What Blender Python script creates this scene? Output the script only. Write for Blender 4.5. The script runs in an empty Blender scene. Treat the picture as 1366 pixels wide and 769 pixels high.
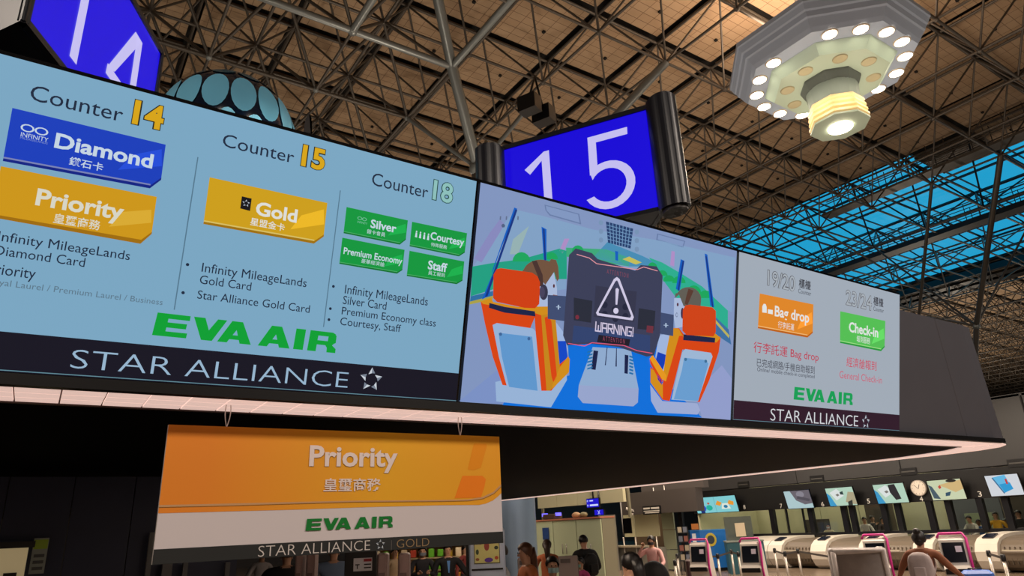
import bpy, bmesh, math, random
from mathutils import Vector, Matrix, Euler
random.seed(7)
SC = bpy.context.scene
COL = SC.collection
D = bpy.data
# ------------------------------------------------------------------ camera
F_PX, YAW, PITCH, ROLL, CAM_H = 912.04, .60194, .33626, -.04778, 2.0
_fw = Vector((math.sin(YAW)*math.cos(PITCH), math.cos(YAW)*math.cos(PITCH), math.sin(PITCH)))
_rt = Vector((math.cos(YAW), -math.sin(YAW), 0)); _up = _rt.cross(_fw)
R2 = _rt*math.cos(ROLL) + _up*math.sin(ROLL); U2 = -_rt*math.sin(ROLL) + _up*math.cos(ROLL)
EYE = Vector((0, 0, CAM_H))
cd = D.cameras.new('camera'); cam = D.objects.new('camera', cd); COL.objects.link(cam)
cd.sensor_width = 36; cd.lens = F_PX/1366*36; cd.clip_end = 500; cd.clip_start = .05
cam.matrix_world = Matrix(((R2.x, U2.x, -_fw.x, 0), (R2.y, U2.y, -_fw.y, 0), (R2.z, U2.z, -_fw.z, CAM_H), (0, 0, 0, 1)))
SC.camera = cam
# ------------------------------------------------------------------ sky and exposure
w = D.worlds.new('sky'); SC.world = w; w.use_nodes = True
bg = w.node_tree.nodes['Background']; bg.inputs[0].default_value = (.022, .37, .62, 1); bg.inputs[1].default_value = 1.0
SC.view_settings.view_transform = 'Standard'; SC.view_settings.look = 'None'
SC.view_settings.exposure = 0; SC.view_settings.gamma = 1
SC.cycles.max_bounces = 6; SC.cycles.diffuse_bounces = 3; SC.cycles.glossy_bounces = 3
SC.cycles.transparent_max_bounces = 12; SC.cycles.sample_clamp_indirect = 3
# ------------------------------------------------------------------ hall lights, partly added
def area(name, loc, size, power, col, target=None, shape='DISK', sy=None):
    l = D.lights.new(name, 'AREA'); l.shape = shape; l.size = size; l.energy = power; l.color = col
    if sy: l.size_y = sy
    o = D.objects.new(name, l); COL.objects.link(o); o.location = loc
    d = (Vector(target) - Vector(loc)) if target else Vector((0, 0, -1))
    o.rotation_euler = d.to_track_quat('-Z', 'Y').to_euler()
    return o
WARM = (1, .80, .62)
# unseen lamps added at pendant height to light the sign front and hall
for x, y, e in [(-6, -9, 2600), (10, -9, 2600), (26, -7, 1200), (-12, 9, 700), (36, 6, 700), (10, 27, 700), (27, 27, 700)]:
    area('added_hall_fill', (x, y, 13), 3.0, e*.88, (1, .86, .74))
# unseen uplights added to brighten the roof, some above the counter canopies
for x, y in [(3, 9), (9, 13), (-6, 9), (22, 3), (22, 18), (-6, 22), (8, 26), (22, 34), (60, 10), (62, 26), (76, 12), (74, 34), (92, 14), (92, 36)]:
    area('added_roof_uplight', (x, y, 4.9 if y > 3.5 and x < 12 else 6.0), 1.2, (860 if x > 50 else 360 if x > 5 else 235), (1, .84, .66), (x, y, 30))
# office downlights behind the service windows, then unseen fill added over the queues
for y in (12, 15.5, 19, 22.5):
    area('office_light', (29.2, y, 4.6), 1.2, 75, (1, .90, .70), None, 'RECTANGLE', .5)
for x, y in [(15, 9), (17, 14), (19, 20), (15, 5), (8, 19), (21, 26)]:
    area('added_queue_fill', (x, y, 8), 2.0, 520, WARM)
for x, y, e in ((2.2, 5.6, 14), (4.2, 5.8, 16), (5.2, 9.5, 24), (7.2, 12.5, 30), (9.5, 8.5, 20), (9.2, 15.5, 24)):  # lamps added under the soffit to lighten the space below the sign
    area('added_soffit_fill', (x, y, 2.75), .25, e, WARM)
for y in (10, 14, 18):  # unseen lamps added to lighten the bag-drop desks
    area('added_desk_fill', (24.3, y, 5.2), 1.0, 110, (1, .86, .68), (25.6, y, .8))

# ------------------------------------------------------------------ helpers
def lin(c):
    def f(v):
        v /= 255
        return v/12.92 if v <= .04045 else ((v+.055)/1.055)**2.4
    return tuple(f(v) for v in c)
_M = {}
def mat(name, col, rough=.6, metal=0, noise=0, scale=8, bump=0, coat=0, emit=None, estr=1, spec=.5, alpha=1, trans=0):
    if name in _M: return _M[name]
    m = D.materials.new(name); m.use_nodes = True; nt = m.node_tree; b = nt.nodes['Principled BSDF']
    c = lin(col)
    b.inputs['Base Color'].default_value = (*c, 1); b.inputs['Roughness'].default_value = rough
    b.inputs['Metallic'].default_value = metal; b.inputs['Specular IOR Level'].default_value = spec
    b.inputs['Coat Weight'].default_value = coat; b.inputs['Transmission Weight'].default_value = trans
    b.inputs['Alpha'].default_value = alpha
    if emit:
        b.inputs['Emission Color'].default_value = (*lin(emit), 1); b.inputs['Emission Strength'].default_value = estr
    if noise or bump:
        tc = nt.nodes.new('ShaderNodeTexCoord'); n = nt.nodes.new('ShaderNodeTexNoise'); n.inputs['Scale'].default_value = scale
        n.inputs['Detail'].default_value = 5; nt.links.new(tc.outputs['Object'], n.inputs['Vector'])
        if noise:
            r = nt.nodes.new('ShaderNodeMapRange'); r.inputs['To Min'].default_value = 1-noise; r.inputs['To Max'].default_value = 1+noise
            mx = nt.nodes.new('ShaderNodeVectorMath'); mx.operation = 'SCALE'; mx.inputs[0].default_value = c
            nt.links.new(n.outputs['Fac'], r.inputs['Value']); nt.links.new(r.outputs[0], mx.inputs['Scale'])
            nt.links.new(mx.outputs[0], b.inputs['Base Color'])
        if bump:
            bp = nt.nodes.new('ShaderNodeBump'); bp.inputs['Strength'].default_value = bump; bp.inputs['Distance'].default_value = .01
            nt.links.new(n.outputs['Fac'], bp.inputs['Height']); nt.links.new(bp.outputs[0], b.inputs['Normal'])
    _M[name] = m
    return m
def glow(col, k=1.0):          # a colour shown by a lit display
    key = 'display_%02x%02x%02x_%.2f' % (*col, k)
    return mat(key, (6, 6, 8), .35, emit=col, estr=k, spec=.25)
def paint(col):                # a printed colour
    return mat('print_%02x%02x%02x' % col, col, .55, spec=.3)
def link(o, parent=None):
    COL.objects.link(o)
    if parent is not None: o.parent = parent
    return o
def tag(o, label=None, cat=None, group=None, kind=None):
    if label: o['label'] = label
    if cat: o['category'] = cat
    if group: o['group'] = group
    if kind: o['kind'] = kind
    return o
def empty(name, loc=(0, 0, 0), rot=(0, 0, 0), label=None, cat=None, group=None, kind=None):
    o = D.objects.new(name, None); o.location = loc; o.rotation_euler = rot; o.empty_display_size = .1
    link(o); return tag(o, label, cat, group, kind)
def copy_tree(o, parent=None):
    c = o.copy(); COL.objects.link(c); c.parent = parent
    for ch in list(o.children): copy_tree(ch, c)
    return c
class MB:
    def __init__(s): s.v = []; s.f = []; s.mi = []; s.mats = []; s.sm = []
    def m(s, m):
        if m not in s.mats: s.mats.append(m)
        return s.mats.index(m)
    def add(s, vs, fs, m, smooth=False):
        k = len(s.v); i = s.m(m); s.v += [tuple(v) for v in vs]
        for f in fs: s.f.append([a+k for a in f]); s.mi.append(i); s.sm.append(smooth)
        return s
    def box(s, c, d, m, rz=0, taper=1, bev=0):
        x, y, z = [a/2 for a in d]; vs = []
        ca, sa = math.cos(rz), math.sin(rz)
        if bev:
            b = min(bev, x*.9, y*.9, z*.9)
            rings = [(-z, b), (-z+b, 0), (z-b, 0), (z, b)]
            for (zz, ins) in rings:
                X, Y = x-ins, y-ins
                for (px, py) in [(X-b+ins*0, -Y), (X, -Y+b), (X, Y-b), (X-b, Y), (-X+b, Y), (-X, Y-b), (-X, -Y+b), (-X+b, -Y)]:
                    vs.append((c[0]+px*ca-py*sa, c[1]+px*sa+py*ca, c[2]+zz))
            fs = [list(range(7, -1, -1)), list(range(24, 32))]
            for r in range(3):
                for i in range(8): fs.append([r*8+i, r*8+(i+1) % 8, r*8+8+(i+1) % 8, r*8+8+i])
            return s.add(vs, fs, m)
        for zz, t in ((-z, 1), (z, taper)):
            for px, py in ((-x, -y), (x, -y), (x, y), (-x, y)):
                px *= t; py *= t
                vs.append((c[0]+px*ca-py*sa, c[1]+px*sa+py*ca, c[2]+zz))
        return s.add(vs, [(3, 2, 1, 0), (4, 5, 6, 7), (0, 1, 5, 4), (1, 2, 6, 5), (2, 3, 7, 6), (3, 0, 4, 7)], m)
    def tube(s, pts, r, m, n=8, r2=None, caps=True):
        pts = [Vector(p) for p in pts]; rings = []; k = len(pts)
        for i, p in enumerate(pts):
            t = (pts[min(i+1, k-1)]-pts[max(i-1, 0)]).normalized()
            a = t.orthogonal().normalized() if i == 0 else (a - t*a.dot(t)).normalized()
            b = t.cross(a); rr = r + ((r2-r)*i/(k-1) if r2 is not None else 0)
            rings.append([p + (a*math.cos(2*math.pi*j/n)+b*math.sin(2*math.pi*j/n))*rr for j in range(n)])
        vs = [v for ring in rings for v in ring]; fs = []
        for i in range(k-1):
            for j in range(n): fs.append((i*n+j, i*n+(j+1) % n, (i+1)*n+(j+1) % n, (i+1)*n+j))
        if caps: fs += [tuple(range(n-1, -1, -1)), tuple(range((k-1)*n, k*n))]
        return s.add(vs, fs, m, True)
    def lathe(s, prof, m, n=24, c=(0, 0, 0), rot=0, smooth=True, caps=False):
        vs = [(c[0]+r*math.cos(rot+2*math.pi*j/n), c[1]+r*math.sin(rot+2*math.pi*j/n), c[2]+z) for r, z in prof for j in range(n)]
        fs = [(i*n+j, i*n+(j+1) % n, (i+1)*n+(j+1) % n, (i+1)*n+j) for i in range(len(prof)-1) for j in range(n)]
        if caps: fs += [tuple(range(n-1, -1, -1)), tuple(range((len(prof)-1)*n, len(prof)*n))]
        return s.add(vs, fs, m, smooth)
    def prism(s, poly, z0, z1, m, top=None):     # poly in xy
        n = len(poly); tp = top or poly
        return s.add([(x, y, z0) for x, y in poly]+[(x, y, z1) for x, y in tp],
                     [tuple(range(n-1, -1, -1)), tuple(range(n, 2*n))]+[(i, (i+1) % n, n+(i+1) % n, n+i) for i in range(n)], m)
    def extr(s, poly, y0, y1, m):                # poly in xz, extruded in y
        n = len(poly)
        return s.add([(x, y0, z) for x, z in poly]+[(x, y1, z) for x, z in poly],
                     [tuple(range(n)), tuple(range(2*n-1, n-1, -1))]+[(i, n+i, n+(i+1) % n, (i+1) % n) for i in range(n)], m)
    def ball(s, c, r, m, n=10, k=6, sc=(1, 1, 1)):
        vs = []; fs = []
        for i in range(k+1):
            th = math.pi*i/k
            for j in range(n):
                a = 2*math.pi*j/n
                vs.append((c[0]+r*sc[0]*math.sin(th)*math.cos(a), c[1]+r*sc[1]*math.sin(th)*math.sin(a), c[2]+r*sc[2]*math.cos(th)))
        for i in range(k):
            for j in range(n): fs.append((i*n+j, (i+1)*n+j, (i+1)*n+(j+1) % n, i*n+(j+1) % n))
        return s.add(vs, fs, m, True)
    def mesh(s, name):
        me = D.meshes.new(name); me.from_pydata(s.v, [], s.f)
        for m in s.mats: me.materials.append(m)
        me.polygons.foreach_set('material_index', s.mi); me.polygons.foreach_set('use_smooth', s.sm)
        me.update(); return me
    def build(s, name, parent=None, label=None, **k):
        o = link(D.objects.new(name, s.mesh(name)), parent)
        return tag(o, label, **k)
def ray(px, py):
    return R2*((px-683)/F_PX) - U2*((py-384.5)/F_PX) + _fw
def at(px, py, x=None, y=None, z=None, t=None):
    d = ray(px, py)
    if x is not None: t = x/d.x
    elif y is not None: t = y/d.y
    elif z is not None: t = (z-CAM_H)/d.z
    return EYE + d*t
def proj(p):
    d = Vector(p)-EYE; c = d.dot(_fw)
    return (683+F_PX*d.dot(R2)/c, 384.5-F_PX*d.dot(U2)/c, c)

# ---------------------------------------------------- flat faces that carry print or a lit picture
_T = {}
def text_mesh(body, bold=0, res=3):
    key = (body, bold)
    if key in _T: return _T[key]
    c = D.curves.new('lettering', 'FONT'); c.body = body; c.offset = bold; c.resolution_u = res
    o = D.objects.new('lettering', c); COL.objects.link(o)
    bpy.context.view_layer.update()
    me = D.meshes.new_from_object(o.evaluated_get(bpy.context.evaluated_depsgraph_get()))
    vs = [(v.co.x, v.co.y) for v in me.vertices]; fs = [tuple(p.vertices) for p in me.polygons]
    D.objects.remove(o); D.curves.remove(c); D.meshes.remove(me)
    x0 = min(v[0] for v in vs); x1 = max(v[0] for v in vs); y0 = min(v[1] for v in vs); y1 = max(v[1] for v in vs)
    _T[key] = ([((x-x0)/(x1-x0), (y-y0)/(y1-y0)) for x, y in vs], fs, (x1-x0)/(y1-y0))
    return _T[key]
class Multi:
    def __init__(s): s.l = []
    def add(s, *a, **k): s.l.append(MB().add(*a, **k)); return s
    def build(s, name, parent=None, **k):
        for m in s.l: m.build(name, parent, **k)
class Face:
    """a plane x right, z up, outward -y, at a root Empty"""
    def __init__(s, root, mt):
        s.root = root; s.M = mt; s.Mi = mt.inverted(); s.o = mt.translation
        s.n = -(mt.to_3x3() @ Vector((0, 1, 0))); s.layer = 0; s.mt = glow
    def uv(s, px, py):
        d = ray(px, py); t = s.n.dot(s.o-EYE)/s.n.dot(d); p = s.Mi @ (EYE+d*t)
        return (p.x, p.z)
    def poly(s, mb, pts, col, lay=1, px=True, k=1.0):
        P = [s.uv(*p) for p in pts] if px else pts
        a = sum(P[i][0]*P[(i+1) % len(P)][1]-P[(i+1) % len(P)][0]*P[i][1] for i in range(len(P)))
        if a < 0: P = P[::-1]
        mb.add([(x, -.0012*lay, z) for x, z in P], [tuple(range(len(P)))], s.mt(col) if k == 1 else s.mt(col, k))
    def text(s, mb, body, bl, tr, col, lay=6, bold=0, px=True, outline=None, shx=0):
        vs, fs, _ = text_mesh(body, bold)
        (u0, v0), (u1, v1) = (s.uv(*bl), s.uv(*tr)) if px else (bl, tr)
        mb.add([(u0+(u1-u0)*x+shx*y, -.0012*lay, v0+(v1-v0)*y) for x, y in vs], fs, s.mt(col))
    def textw(s, mb, body, bl, tr, col, **k): return s.text(mb, body, bl, tr, col, **k)
    def shapes(s, mb, polys, u0, v0, u1, v1, col, lay=6):
        for k, P in enumerate(polys):
            s.poly(mb, [(u0+(u1-u0)*x, v0+(v1-v0)*y) for x, y in P], col, lay+.06*k, px=False)
def rrect(u0, v0, u1, v1, r, corners='abcd', n=5):
    out = []
    for key, (cx, cy), a0 in (('a', (u0+r, v0+r), 180), ('b', (u1-r, v0+r), 270), ('c', (u1-r, v1-r), 0), ('d', (u0+r, v1-r), 90)):
        if key in corners:
            for i in range(n+1):
                a = math.radians(a0+90*i/n); out.append((cx+r*math.cos(a), cy+r*math.sin(a)))
        else: out.append({'a': (u0, v0), 'b': (u1, v0), 'c': (u1, v1), 'd': (u0, v1)}[key])
    return out
# wide heavy capitals of the airline lettering, each drawn as convex pieces in a 0..1 cell
def _wide():
    L = {}
    L['E'] = (1.0, [[(.0, 0), (.34, 0), (.40, 1), (.06, 1)], [(.2, .0), (.96, 0), (.975, .22), (.2, .22)], [(.2, .39), (.92, .39), (.935, .62), (.2, .62)], [(.2, .78), (1.0, .78), (1.0, 1), (.2, 1)]])
    L['V'] = (1.0, [[(0, 1), (.34, 1), (.62, 0), (.30, 0)], [(.30, 0), (.62, 0), (1, 1), (.72, 1), (.42, .3)]])
    L['A'] = (1.05, [[(0, 0), (.28, 0), (.68, 1), (.36, 1)], [(.36, 1), (.68, 1), (1, 0), (.66, 0), (.5, .7)], [(.25, .16), (.8, .16), (.74, .36), (.3, .36)]])
    L['I'] = (.36, [[(0, 0), (.92, 0), (1, 1), (.08, 1)]])
    L['R'] = (1.0, [[(0, 0), (.3, 0), (.34, 1), (.04, 1)], [(.2, .78), (.8, .78), (.96, .92), (.84, 1), (.2, 1)], [(.68, .5), (.8, .36), (.98, .5), (.98, .86), (.84, .99), (.7, .86)], [(.2, .34), (.84, .34), (.92, .46), (.7, .55), (.2, .55)], [(.6, .36), (.86, .36), (1, .2), (1, 0), (.68, 0), (.68, .22)]])
    return L
WIDE = _wide()
def eva(F, mb, u0, v0, u1, v1, col, lay=6):
    seq = [('E', 0), ('V', .10), ('A', -.22), ('A', .22), ('I', .12), ('R', .12)]
    tot = sum(WIDE[c][0]+g for c, g in seq); x = 0
    for c, g in seq:
        x += g; wd = WIDE[c][0]
        F.shapes(mb, [[((x+px*wd)/tot, py) for px, py in P] for P in WIDE[c][1]], u0, v0, u1, v1, col, lay); x += wd
def star(F, mb, cu, cv, r, lay=6, lo=(120, 130, 145), hi=(200, 208, 216)):
    for k in range(5):
        a = math.radians(90+72*k)
        tip = (cu+r*math.cos(a), cv+r*math.sin(a))
        def q(rr, da): return (cu+rr*r*math.cos(a+da), cv+rr*r*math.sin(a+da))
        b1, b2, mid = q(.50, .62), q(.60, -.50), q(.52, .02)
        F.poly(mb, [tip, b1, mid], hi, lay, px=False); F.poly(mb, [tip, mid, b2], lo, lay, px=False)

black = mat('black_panel', (14, 14, 16), .35, noise=.2, scale=3)
blackgloss = mat('black_gloss', (10, 10, 12), .12)
white_mt = mat('white_plastic', (205, 200, 192), .4, noise=.05, scale=6)
grey_mt = mat('grey_plastic', (120, 118, 116), .5, noise=.06)
steel = mat('brushed_steel', (150, 146, 140), .3, 1, noise=.08, scale=30)
chrome = mat('chrome_post', (186, 178, 168), .3, .5)
magenta = mat('magenta_trim', (196, 40, 132), .4)
charcoal = mat('charcoal_panel', (62, 60, 60), .55, noise=.07, scale=2)

# ================================================================== THE SETTING: floor, walls, roof
H = 17.3; S = .174*H; Z0 = CAM_H
def G(i, j, k=1.0): return Vector(((.823*H)+S*i, (.838*H)+S*j, Z0+H*k))    # lattice node, i along x, j along y, k share of the roof height
fl = mat('terrazzo_floor', (120, 104, 88), .25, noise=.18, scale=14)
MB().add([(-24, -18, 0), (125, -18, 0), (125, 60, 0), (-24, 60, 0)], [(0, 1, 2, 3)], fl).build('floor', kind='structure')
wallm = mat('hall_wall', (58, 52, 48), .8, noise=.1, scale=1)
MB().box((50, 60, 10), (150, .4, 20.2), wallm).build('wall_back', kind='structure')
MB().box((50, -18, 10), (150, .4, 20.2), wallm).build('wall_front', kind='structure')
MB().box((-24, 21, 10), (.4, 78, 20.2), wallm).build('wall_left', kind='structure')
MB().box((125, 21, 10), (.4, 78, 20.2), wallm).build('wall_right', kind='structure')

def panel_mat():
    m = D.materials.new('roof_panel_tan'); m.use_nodes = True; nt = m.node_tree; b = nt.nodes['Principled BSDF']
    b.inputs['Roughness'].default_value = .75
    tc = nt.nodes.new('ShaderNodeTexCoord'); br = nt.nodes.new('ShaderNodeTexBrick'); br.offset = 0; br.squash = 1
    br.inputs['Color1'].default_value = (*lin((166, 140, 112)), 1); br.inputs['Color2'].default_value = (*lin((160, 133, 105)), 1)
    br.inputs['Mortar'].default_value = (*lin((112, 88, 66)), 1); br.inputs['Scale'].default_value = 1
    br.inputs['Mortar Size'].default_value = .012; br.inputs['Brick Width'].default_value = .55; br.inputs['Row Height'].default_value = .34
    n = nt.nodes.new('ShaderNodeTexNoise'); n.inputs['Scale'].default_value = .9; n.inputs['Detail'].default_value = 3
    oi = nt.nodes.new('ShaderNodeObjectInfo')
    mr = nt.nodes.new('ShaderNodeMapRange'); mr.inputs['To Min'].default_value = .82; mr.inputs['To Max'].default_value = 1.15
    sc = nt.nodes.new('ShaderNodeVectorMath'); sc.operation = 'SCALE'
    nt.links.new(tc.outputs['Object'], br.inputs['Vector']); nt.links.new(tc.outputs['Object'], n.inputs['Vector'])
    nt.links.new(n.outputs['Fac'], mr.inputs['Value']); nt.links.new(br.outputs['Color'], sc.inputs[0]); nt.links.new(mr.outputs[0], sc.inputs['Scale'])
    nt.links.new(sc.outputs[0], b.inputs['Base Color'])
    return m
PANEL = panel_mat(); deckm = mat('roof_void', (22, 20, 19), .9)
HOLE = lambda i, j: (i >= 7 and i < 15) and not (i == 7 and j < -1)
ceil = MB()
ZC = Z0+H+.35
x7, x8, x15 = G(7.2, 0).x, G(8.35, 0).x, G(14.6, 0).x
yj = G(0, -.05).y
ceil.box(((-24+x7)/2, 21, ZC+.1), (x7+24, 78, .2), deckm)
ceil.box(((x15+125)/2, 21, ZC+.1), (125-x15, 78, .2), deckm)
ceil.box(((x7+x8)/2, (yj-18)/2, ZC+.1), (x8-x7, yj+18, .2), deckm)
ceil = ceil.build('ceiling', kind='structure')
pm = MB().box((0, 0, 0), (S-.30, S-.30, .08), PANEL).box((.45, .3, -.07), (.10, .10, .10), deckm).mesh('ceiling_panel')
def inview(p, m=30):
    x, y, c = proj(p)
    if c < 1 or not (-m < x < 1366+m) or y < -m: return False
    if x < 1202: return y < 68+.2655*x+20
    return y < 400+(x-1202)*.9+40
near, rest = [], MB()
for i in range(-14, 37):
    for j in range(-11, 16):
        if HOLE(i, j) or i == 15: continue
        c = G(i+.5, j+.5, 1)+Vector((0, 0, .12))
        if c.x > 124 or c.x < -23 or c.y < -17 or c.y > 59: continue
        (near.append((abs(proj(c)[2]), i, j, c)) if inview(c) else rest.box(c, (S-.30, S-.30, .08), PANEL))
near.sort(key=lambda a: a[0])
for n, (d, i, j, c) in enumerate(near):
    if n < 280:
        o = link(D.objects.new('ceiling_panel', pm), ceil); o.location = c
        o.rotation_euler = (random.uniform(-.004, .004), random.uniform(-.004, .004), 0)
    else: rest.box(c, (S-.30, S-.30, .08), PANEL)
# ribbed soffit strip beside the skylight, and the black gutter beams at its far side
rib = mat('ribbed_metal_soffit', (92, 78, 64), .5)
for k in range(14):
    x = x7+.1+k*(x8-x7-.2)/14
    rest.box((x+.12, (yj-18)/2, Z0+H+.14), (.16, yj+18, .10), rib)
rest.build('ceiling_panel', ceil, kind='stuff')
gut = MB()
for x, wdt in ((x15+.15, .5), (x15+1.6, .9), (x15+3.3, 1.1)):
    gut.box((x, 21, Z0+H+.05-.25), (wdt, 76, .5), black)
for k in range(30):
    gut.box((x15+.9, -14+k*2.4, Z0+H-.2), (.5, 1.5, .12), mat('gutter_vent', (120, 104, 84), .5))
gut.build('trim_1', kind='structure')
# glazing of the skylight: tinted panes with their bars
gl = D.materials.new('skylight_glass'); gl.use_nodes = True; nt = gl.node_tree
for n in list(nt.nodes):
    if n.type == 'BSDF_PRINCIPLED': nt.nodes.remove(n)
tr = nt.nodes.new('ShaderNodeBsdfTransparent'); tr.inputs[0].default_value = (.82, .97, 1, 1)
gs = nt.nodes.new('ShaderNodeBsdfGlossy'); gs.inputs['Roughness'].default_value = .4
mx = nt.nodes.new('ShaderNodeMixShader')
out = [n for n in nt.nodes if n.type == 'OUTPUT_MATERIAL'][0]
mx.inputs[0].default_value = .015; nt.links.new(tr.outputs[0], mx.inputs[1]); nt.links.new(gs.outputs[0], mx.inputs[2]); nt.links.new(mx.outputs[0], out.inputs[0])
win = empty('window_1', (G(11, 0).x, 20, Z0+H+.5), kind='structure')
bars = MB(); dk = mat('skylight_steel', (30, 36, 42), .5, .3)
npane = 0; far_pane = MB()
for i in range(7, 15):
    a = x7+(x15-x7)*(i-7)/8; b = x7+(x15-x7)*(i-6)/8
    for j in range(-10, 13):
        if i == 7 and j < 0: continue
        c = Vector(((a+b)/2, G(0, j+.5).y, Z0+H+.5))-win.location
        px = proj(c+win.location)
        tgt = MB() if inview(c+win.location) else far_pane
        tgt.box(c, (b-a-.08, S-.08, .02), gl)
        if tgt is not far_pane: tgt.build('pane', win)
far_pane.build('pane', win, kind='stuff')
for i in range(8, 15):
    a = G(i, 0).x-win.location.x
    bars.box((a, 1, -.06), (.10, 76, .12), dk)
for j in range(-10, 13):
    bars.box(((x7+x15)/2-win.location.x, G(0, j).y-20, -.04), (x15-x7, .06, .08), dk)
bars.build('glazing_bar', win)

# ------------------------------------------------------------------ space frame
tube_m = mat('frame_tube_paint', (84, 78, 72), .45, .35, noise=.12, scale=2)
big_m = mat('frame_big_tube_paint', (128, 132, 132), .35, .4, noise=.08, scale=2)
frame = empty('space_frame', G(0, 0, .853), label='silver-brown steel space frame of tubes carrying the tan roof panels and the skylight', cat='roof truss')
def unit(m, n=8):
    return MB().tube([(0, 0, 0), (0, 0, 1)], 1, m, n).mesh('tube')
UT, UB = unit(tube_m, 7), unit(big_m, 12)
members = []
def mem(a, b, r, name, mesh=None): members.append((a, b, r, name, mesh or UT))
ZU = .995
ctr = G(0, 0, .853)
for i in range(-8, 37):
    for j in range(-7, 14):
        if G(i, 0).x > 124 or 8 <= i <= 14: continue
        A = G(i, j, ZU)
        if i != 7: mem(A, G(i+1, j, ZU), .055, 'chord_tube')
        mem(A, G(i, j+1, ZU), .055, 'chord_tube')
        if i == 7: continue
        B = G(i+.5, j+.5, .853)
        if i != 6: mem(B, G(i+1.5, j+.5, .853), .05, 'chord_tube')
        mem(B, G(i+.5, j+1.5, .853), .05, 'chord_tube')
        for di, dj in ((0, 0), (1, 0), (0, 1), (1, 1)): mem(B, G(i+di, j+dj, ZU), .038, 'web_tube')
# wide-bay lattice under the skylight
UD = unit(dk, 7)  # near-black colour stands in for members silhouetted against the sky
UI, LI = [7, 9.6, 12.2, 15], [6.5, 8.3, 10.9, 13.5, 15.5]
for j in range(-7, 14):
    for a_, b_ in zip(UI[:-1], UI[1:]): mem(G(a_, j, ZU), G(b_, j, ZU), .07, 'chord_tube', UD)
    for a_ in UI[1:-1]: mem(G(a_, j, ZU), G(a_, j+1, ZU), .07, 'chord_tube', UD); mem(G(a_+.28, j, ZU-.01), G(a_+.28, j+1, ZU-.01), .05, 'chord_tube', UD)
    for a_, b_ in zip(LI[:-1], LI[1:]): mem(G(a_, j+.5, .853), G(b_, j+.5, .853), .055, 'chord_tube')
    for a_ in LI[1:-1]:
        B = G(a_, j+.5, .853); mem(B, G(a_, j+1.5, .853), .055, 'chord_tube')
        for u_ in UI:
            if abs(u_-a_) < 1.8:
                for dj in (0, 1): mem(B, G(u_, j+dj, ZU), .045, 'web_tube', UD)
# deeper third and fourth layers above the counters and at the tree columns
for i in range(-6, -1):
    for j in range(-2, 4):
        A = G(i, j, .734)
        if i < -2: mem(A, G(i+1, j, .734), .10 if j == 0 else .06, 'chord_tube', UB if j == 0 else UT)
        th = (j < 0 and i in (-2, -3)); mem(A, G(i, j+1, .734), .10 if th else .045, 'chord_tube', UB if th else UT)
        for di in (-.5, .5):
            for dj in (-.5, .5):
                big = (i == -2 and j == 0 and di < 0 and dj < 0)
                mem(A, G(i+di, j+dj, .853), .15 if big else .05, 'web_tube', UB if big else UT)
N8 = G(-1.53, .34, .592)
for p, r in ((G(-2, 0, .734), .16), (G(-1, 0, .734), .07), (G(-2, 1, .734), .07), (G(-1, 1, .734), .07)): mem(p, N8, r, 'strut', UB)
mem(N8, N8+Vector((0, 0, -5.9)), .2, 'strut', UB)
mem(G(.5, -.5, .853), G(0, 0, .734), .15, 'strut', UB); mem(G(0, 0, .734), G(-.6, .6, .592), .15, 'strut', UB)
TC = G(8, 0, .494)
mem(G(6.5, -1.5, .853), TC, .13, 'strut', UT); mem(G(8.3, -1.5, .853), TC, .05, 'strut', UT); mem(G(8.3, 1.5, .853), TC, .05, 'strut', UT)
mem(G(6.5, 1.5, .853), TC, .05, 'strut', UT); mem(TC, TC+Vector((2.4, 2.4, -4.9)), .12, 'strut', UT)
T2 = G(7.7, .72, .5526); mem(G(6.5, -.5, .853), T2, .08, 'strut', UT); mem(T2, TC, .05, 'strut', UT)
scored = []
for (a, b, r, name, me) in members:
    pa, pb = proj(a), proj(b); mid = (a+b)/2
    if pa[2] > 1 and pb[2] > 1 and (inview(mid, 60)):
        L = math.hypot(pa[0]-pb[0], pa[1]-pb[1])*(r*F_PX/pa[2])
    else: L = 0
    scored.append(L)
order = sorted(range(len(members)), key=lambda k: -scored[k]); cnt = {}; solo = set()
for k in order:
    nm = members[k][3]
    if scored[k] > 0 and cnt.get(nm, 0) < 240: cnt[nm] = cnt.get(nm, 0)+1; solo.add(k)
stuffs = {}
for k, (a, b, r, name, me) in enumerate(members):
    d = b-a
    if k in solo:
        o = link(D.objects.new(name, me), frame); o.location = a-ctr
        o.rotation_euler = d.to_track_quat('Z', 'Y').to_euler(); o.scale = (r, r, d.length)
    else: stuffs.setdefault(name, MB()).tube([a-ctr, b-ctr], r, tube_m, 5, caps=False)
for name, mb in stuffs.items(): mb.build(name, frame, kind='stuff')
nodes = MB()
for i in range(-8, 20):
    for j in range(-4, 12):
        if 7 <= i <= 14: continue
        nodes.ball(G(i+.5, j+.5, .853)-ctr, .11, tube_m, 6, 4); nodes.ball(G(i, j, ZU)-ctr, .10, tube_m, 6, 4)
for i in range(-6, -1):
    for j in range(-2, 5): nodes.ball(G(i, j, .734)-ctr, .15 if j == 0 else .1, big_m, 8, 6)
nodes.ball(N8-ctr, .28, big_m, 10, 8); nodes.ball(TC-ctr, .17, big_m, 10, 8)
nodes.build('node_ball', frame, kind='stuff')
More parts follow.
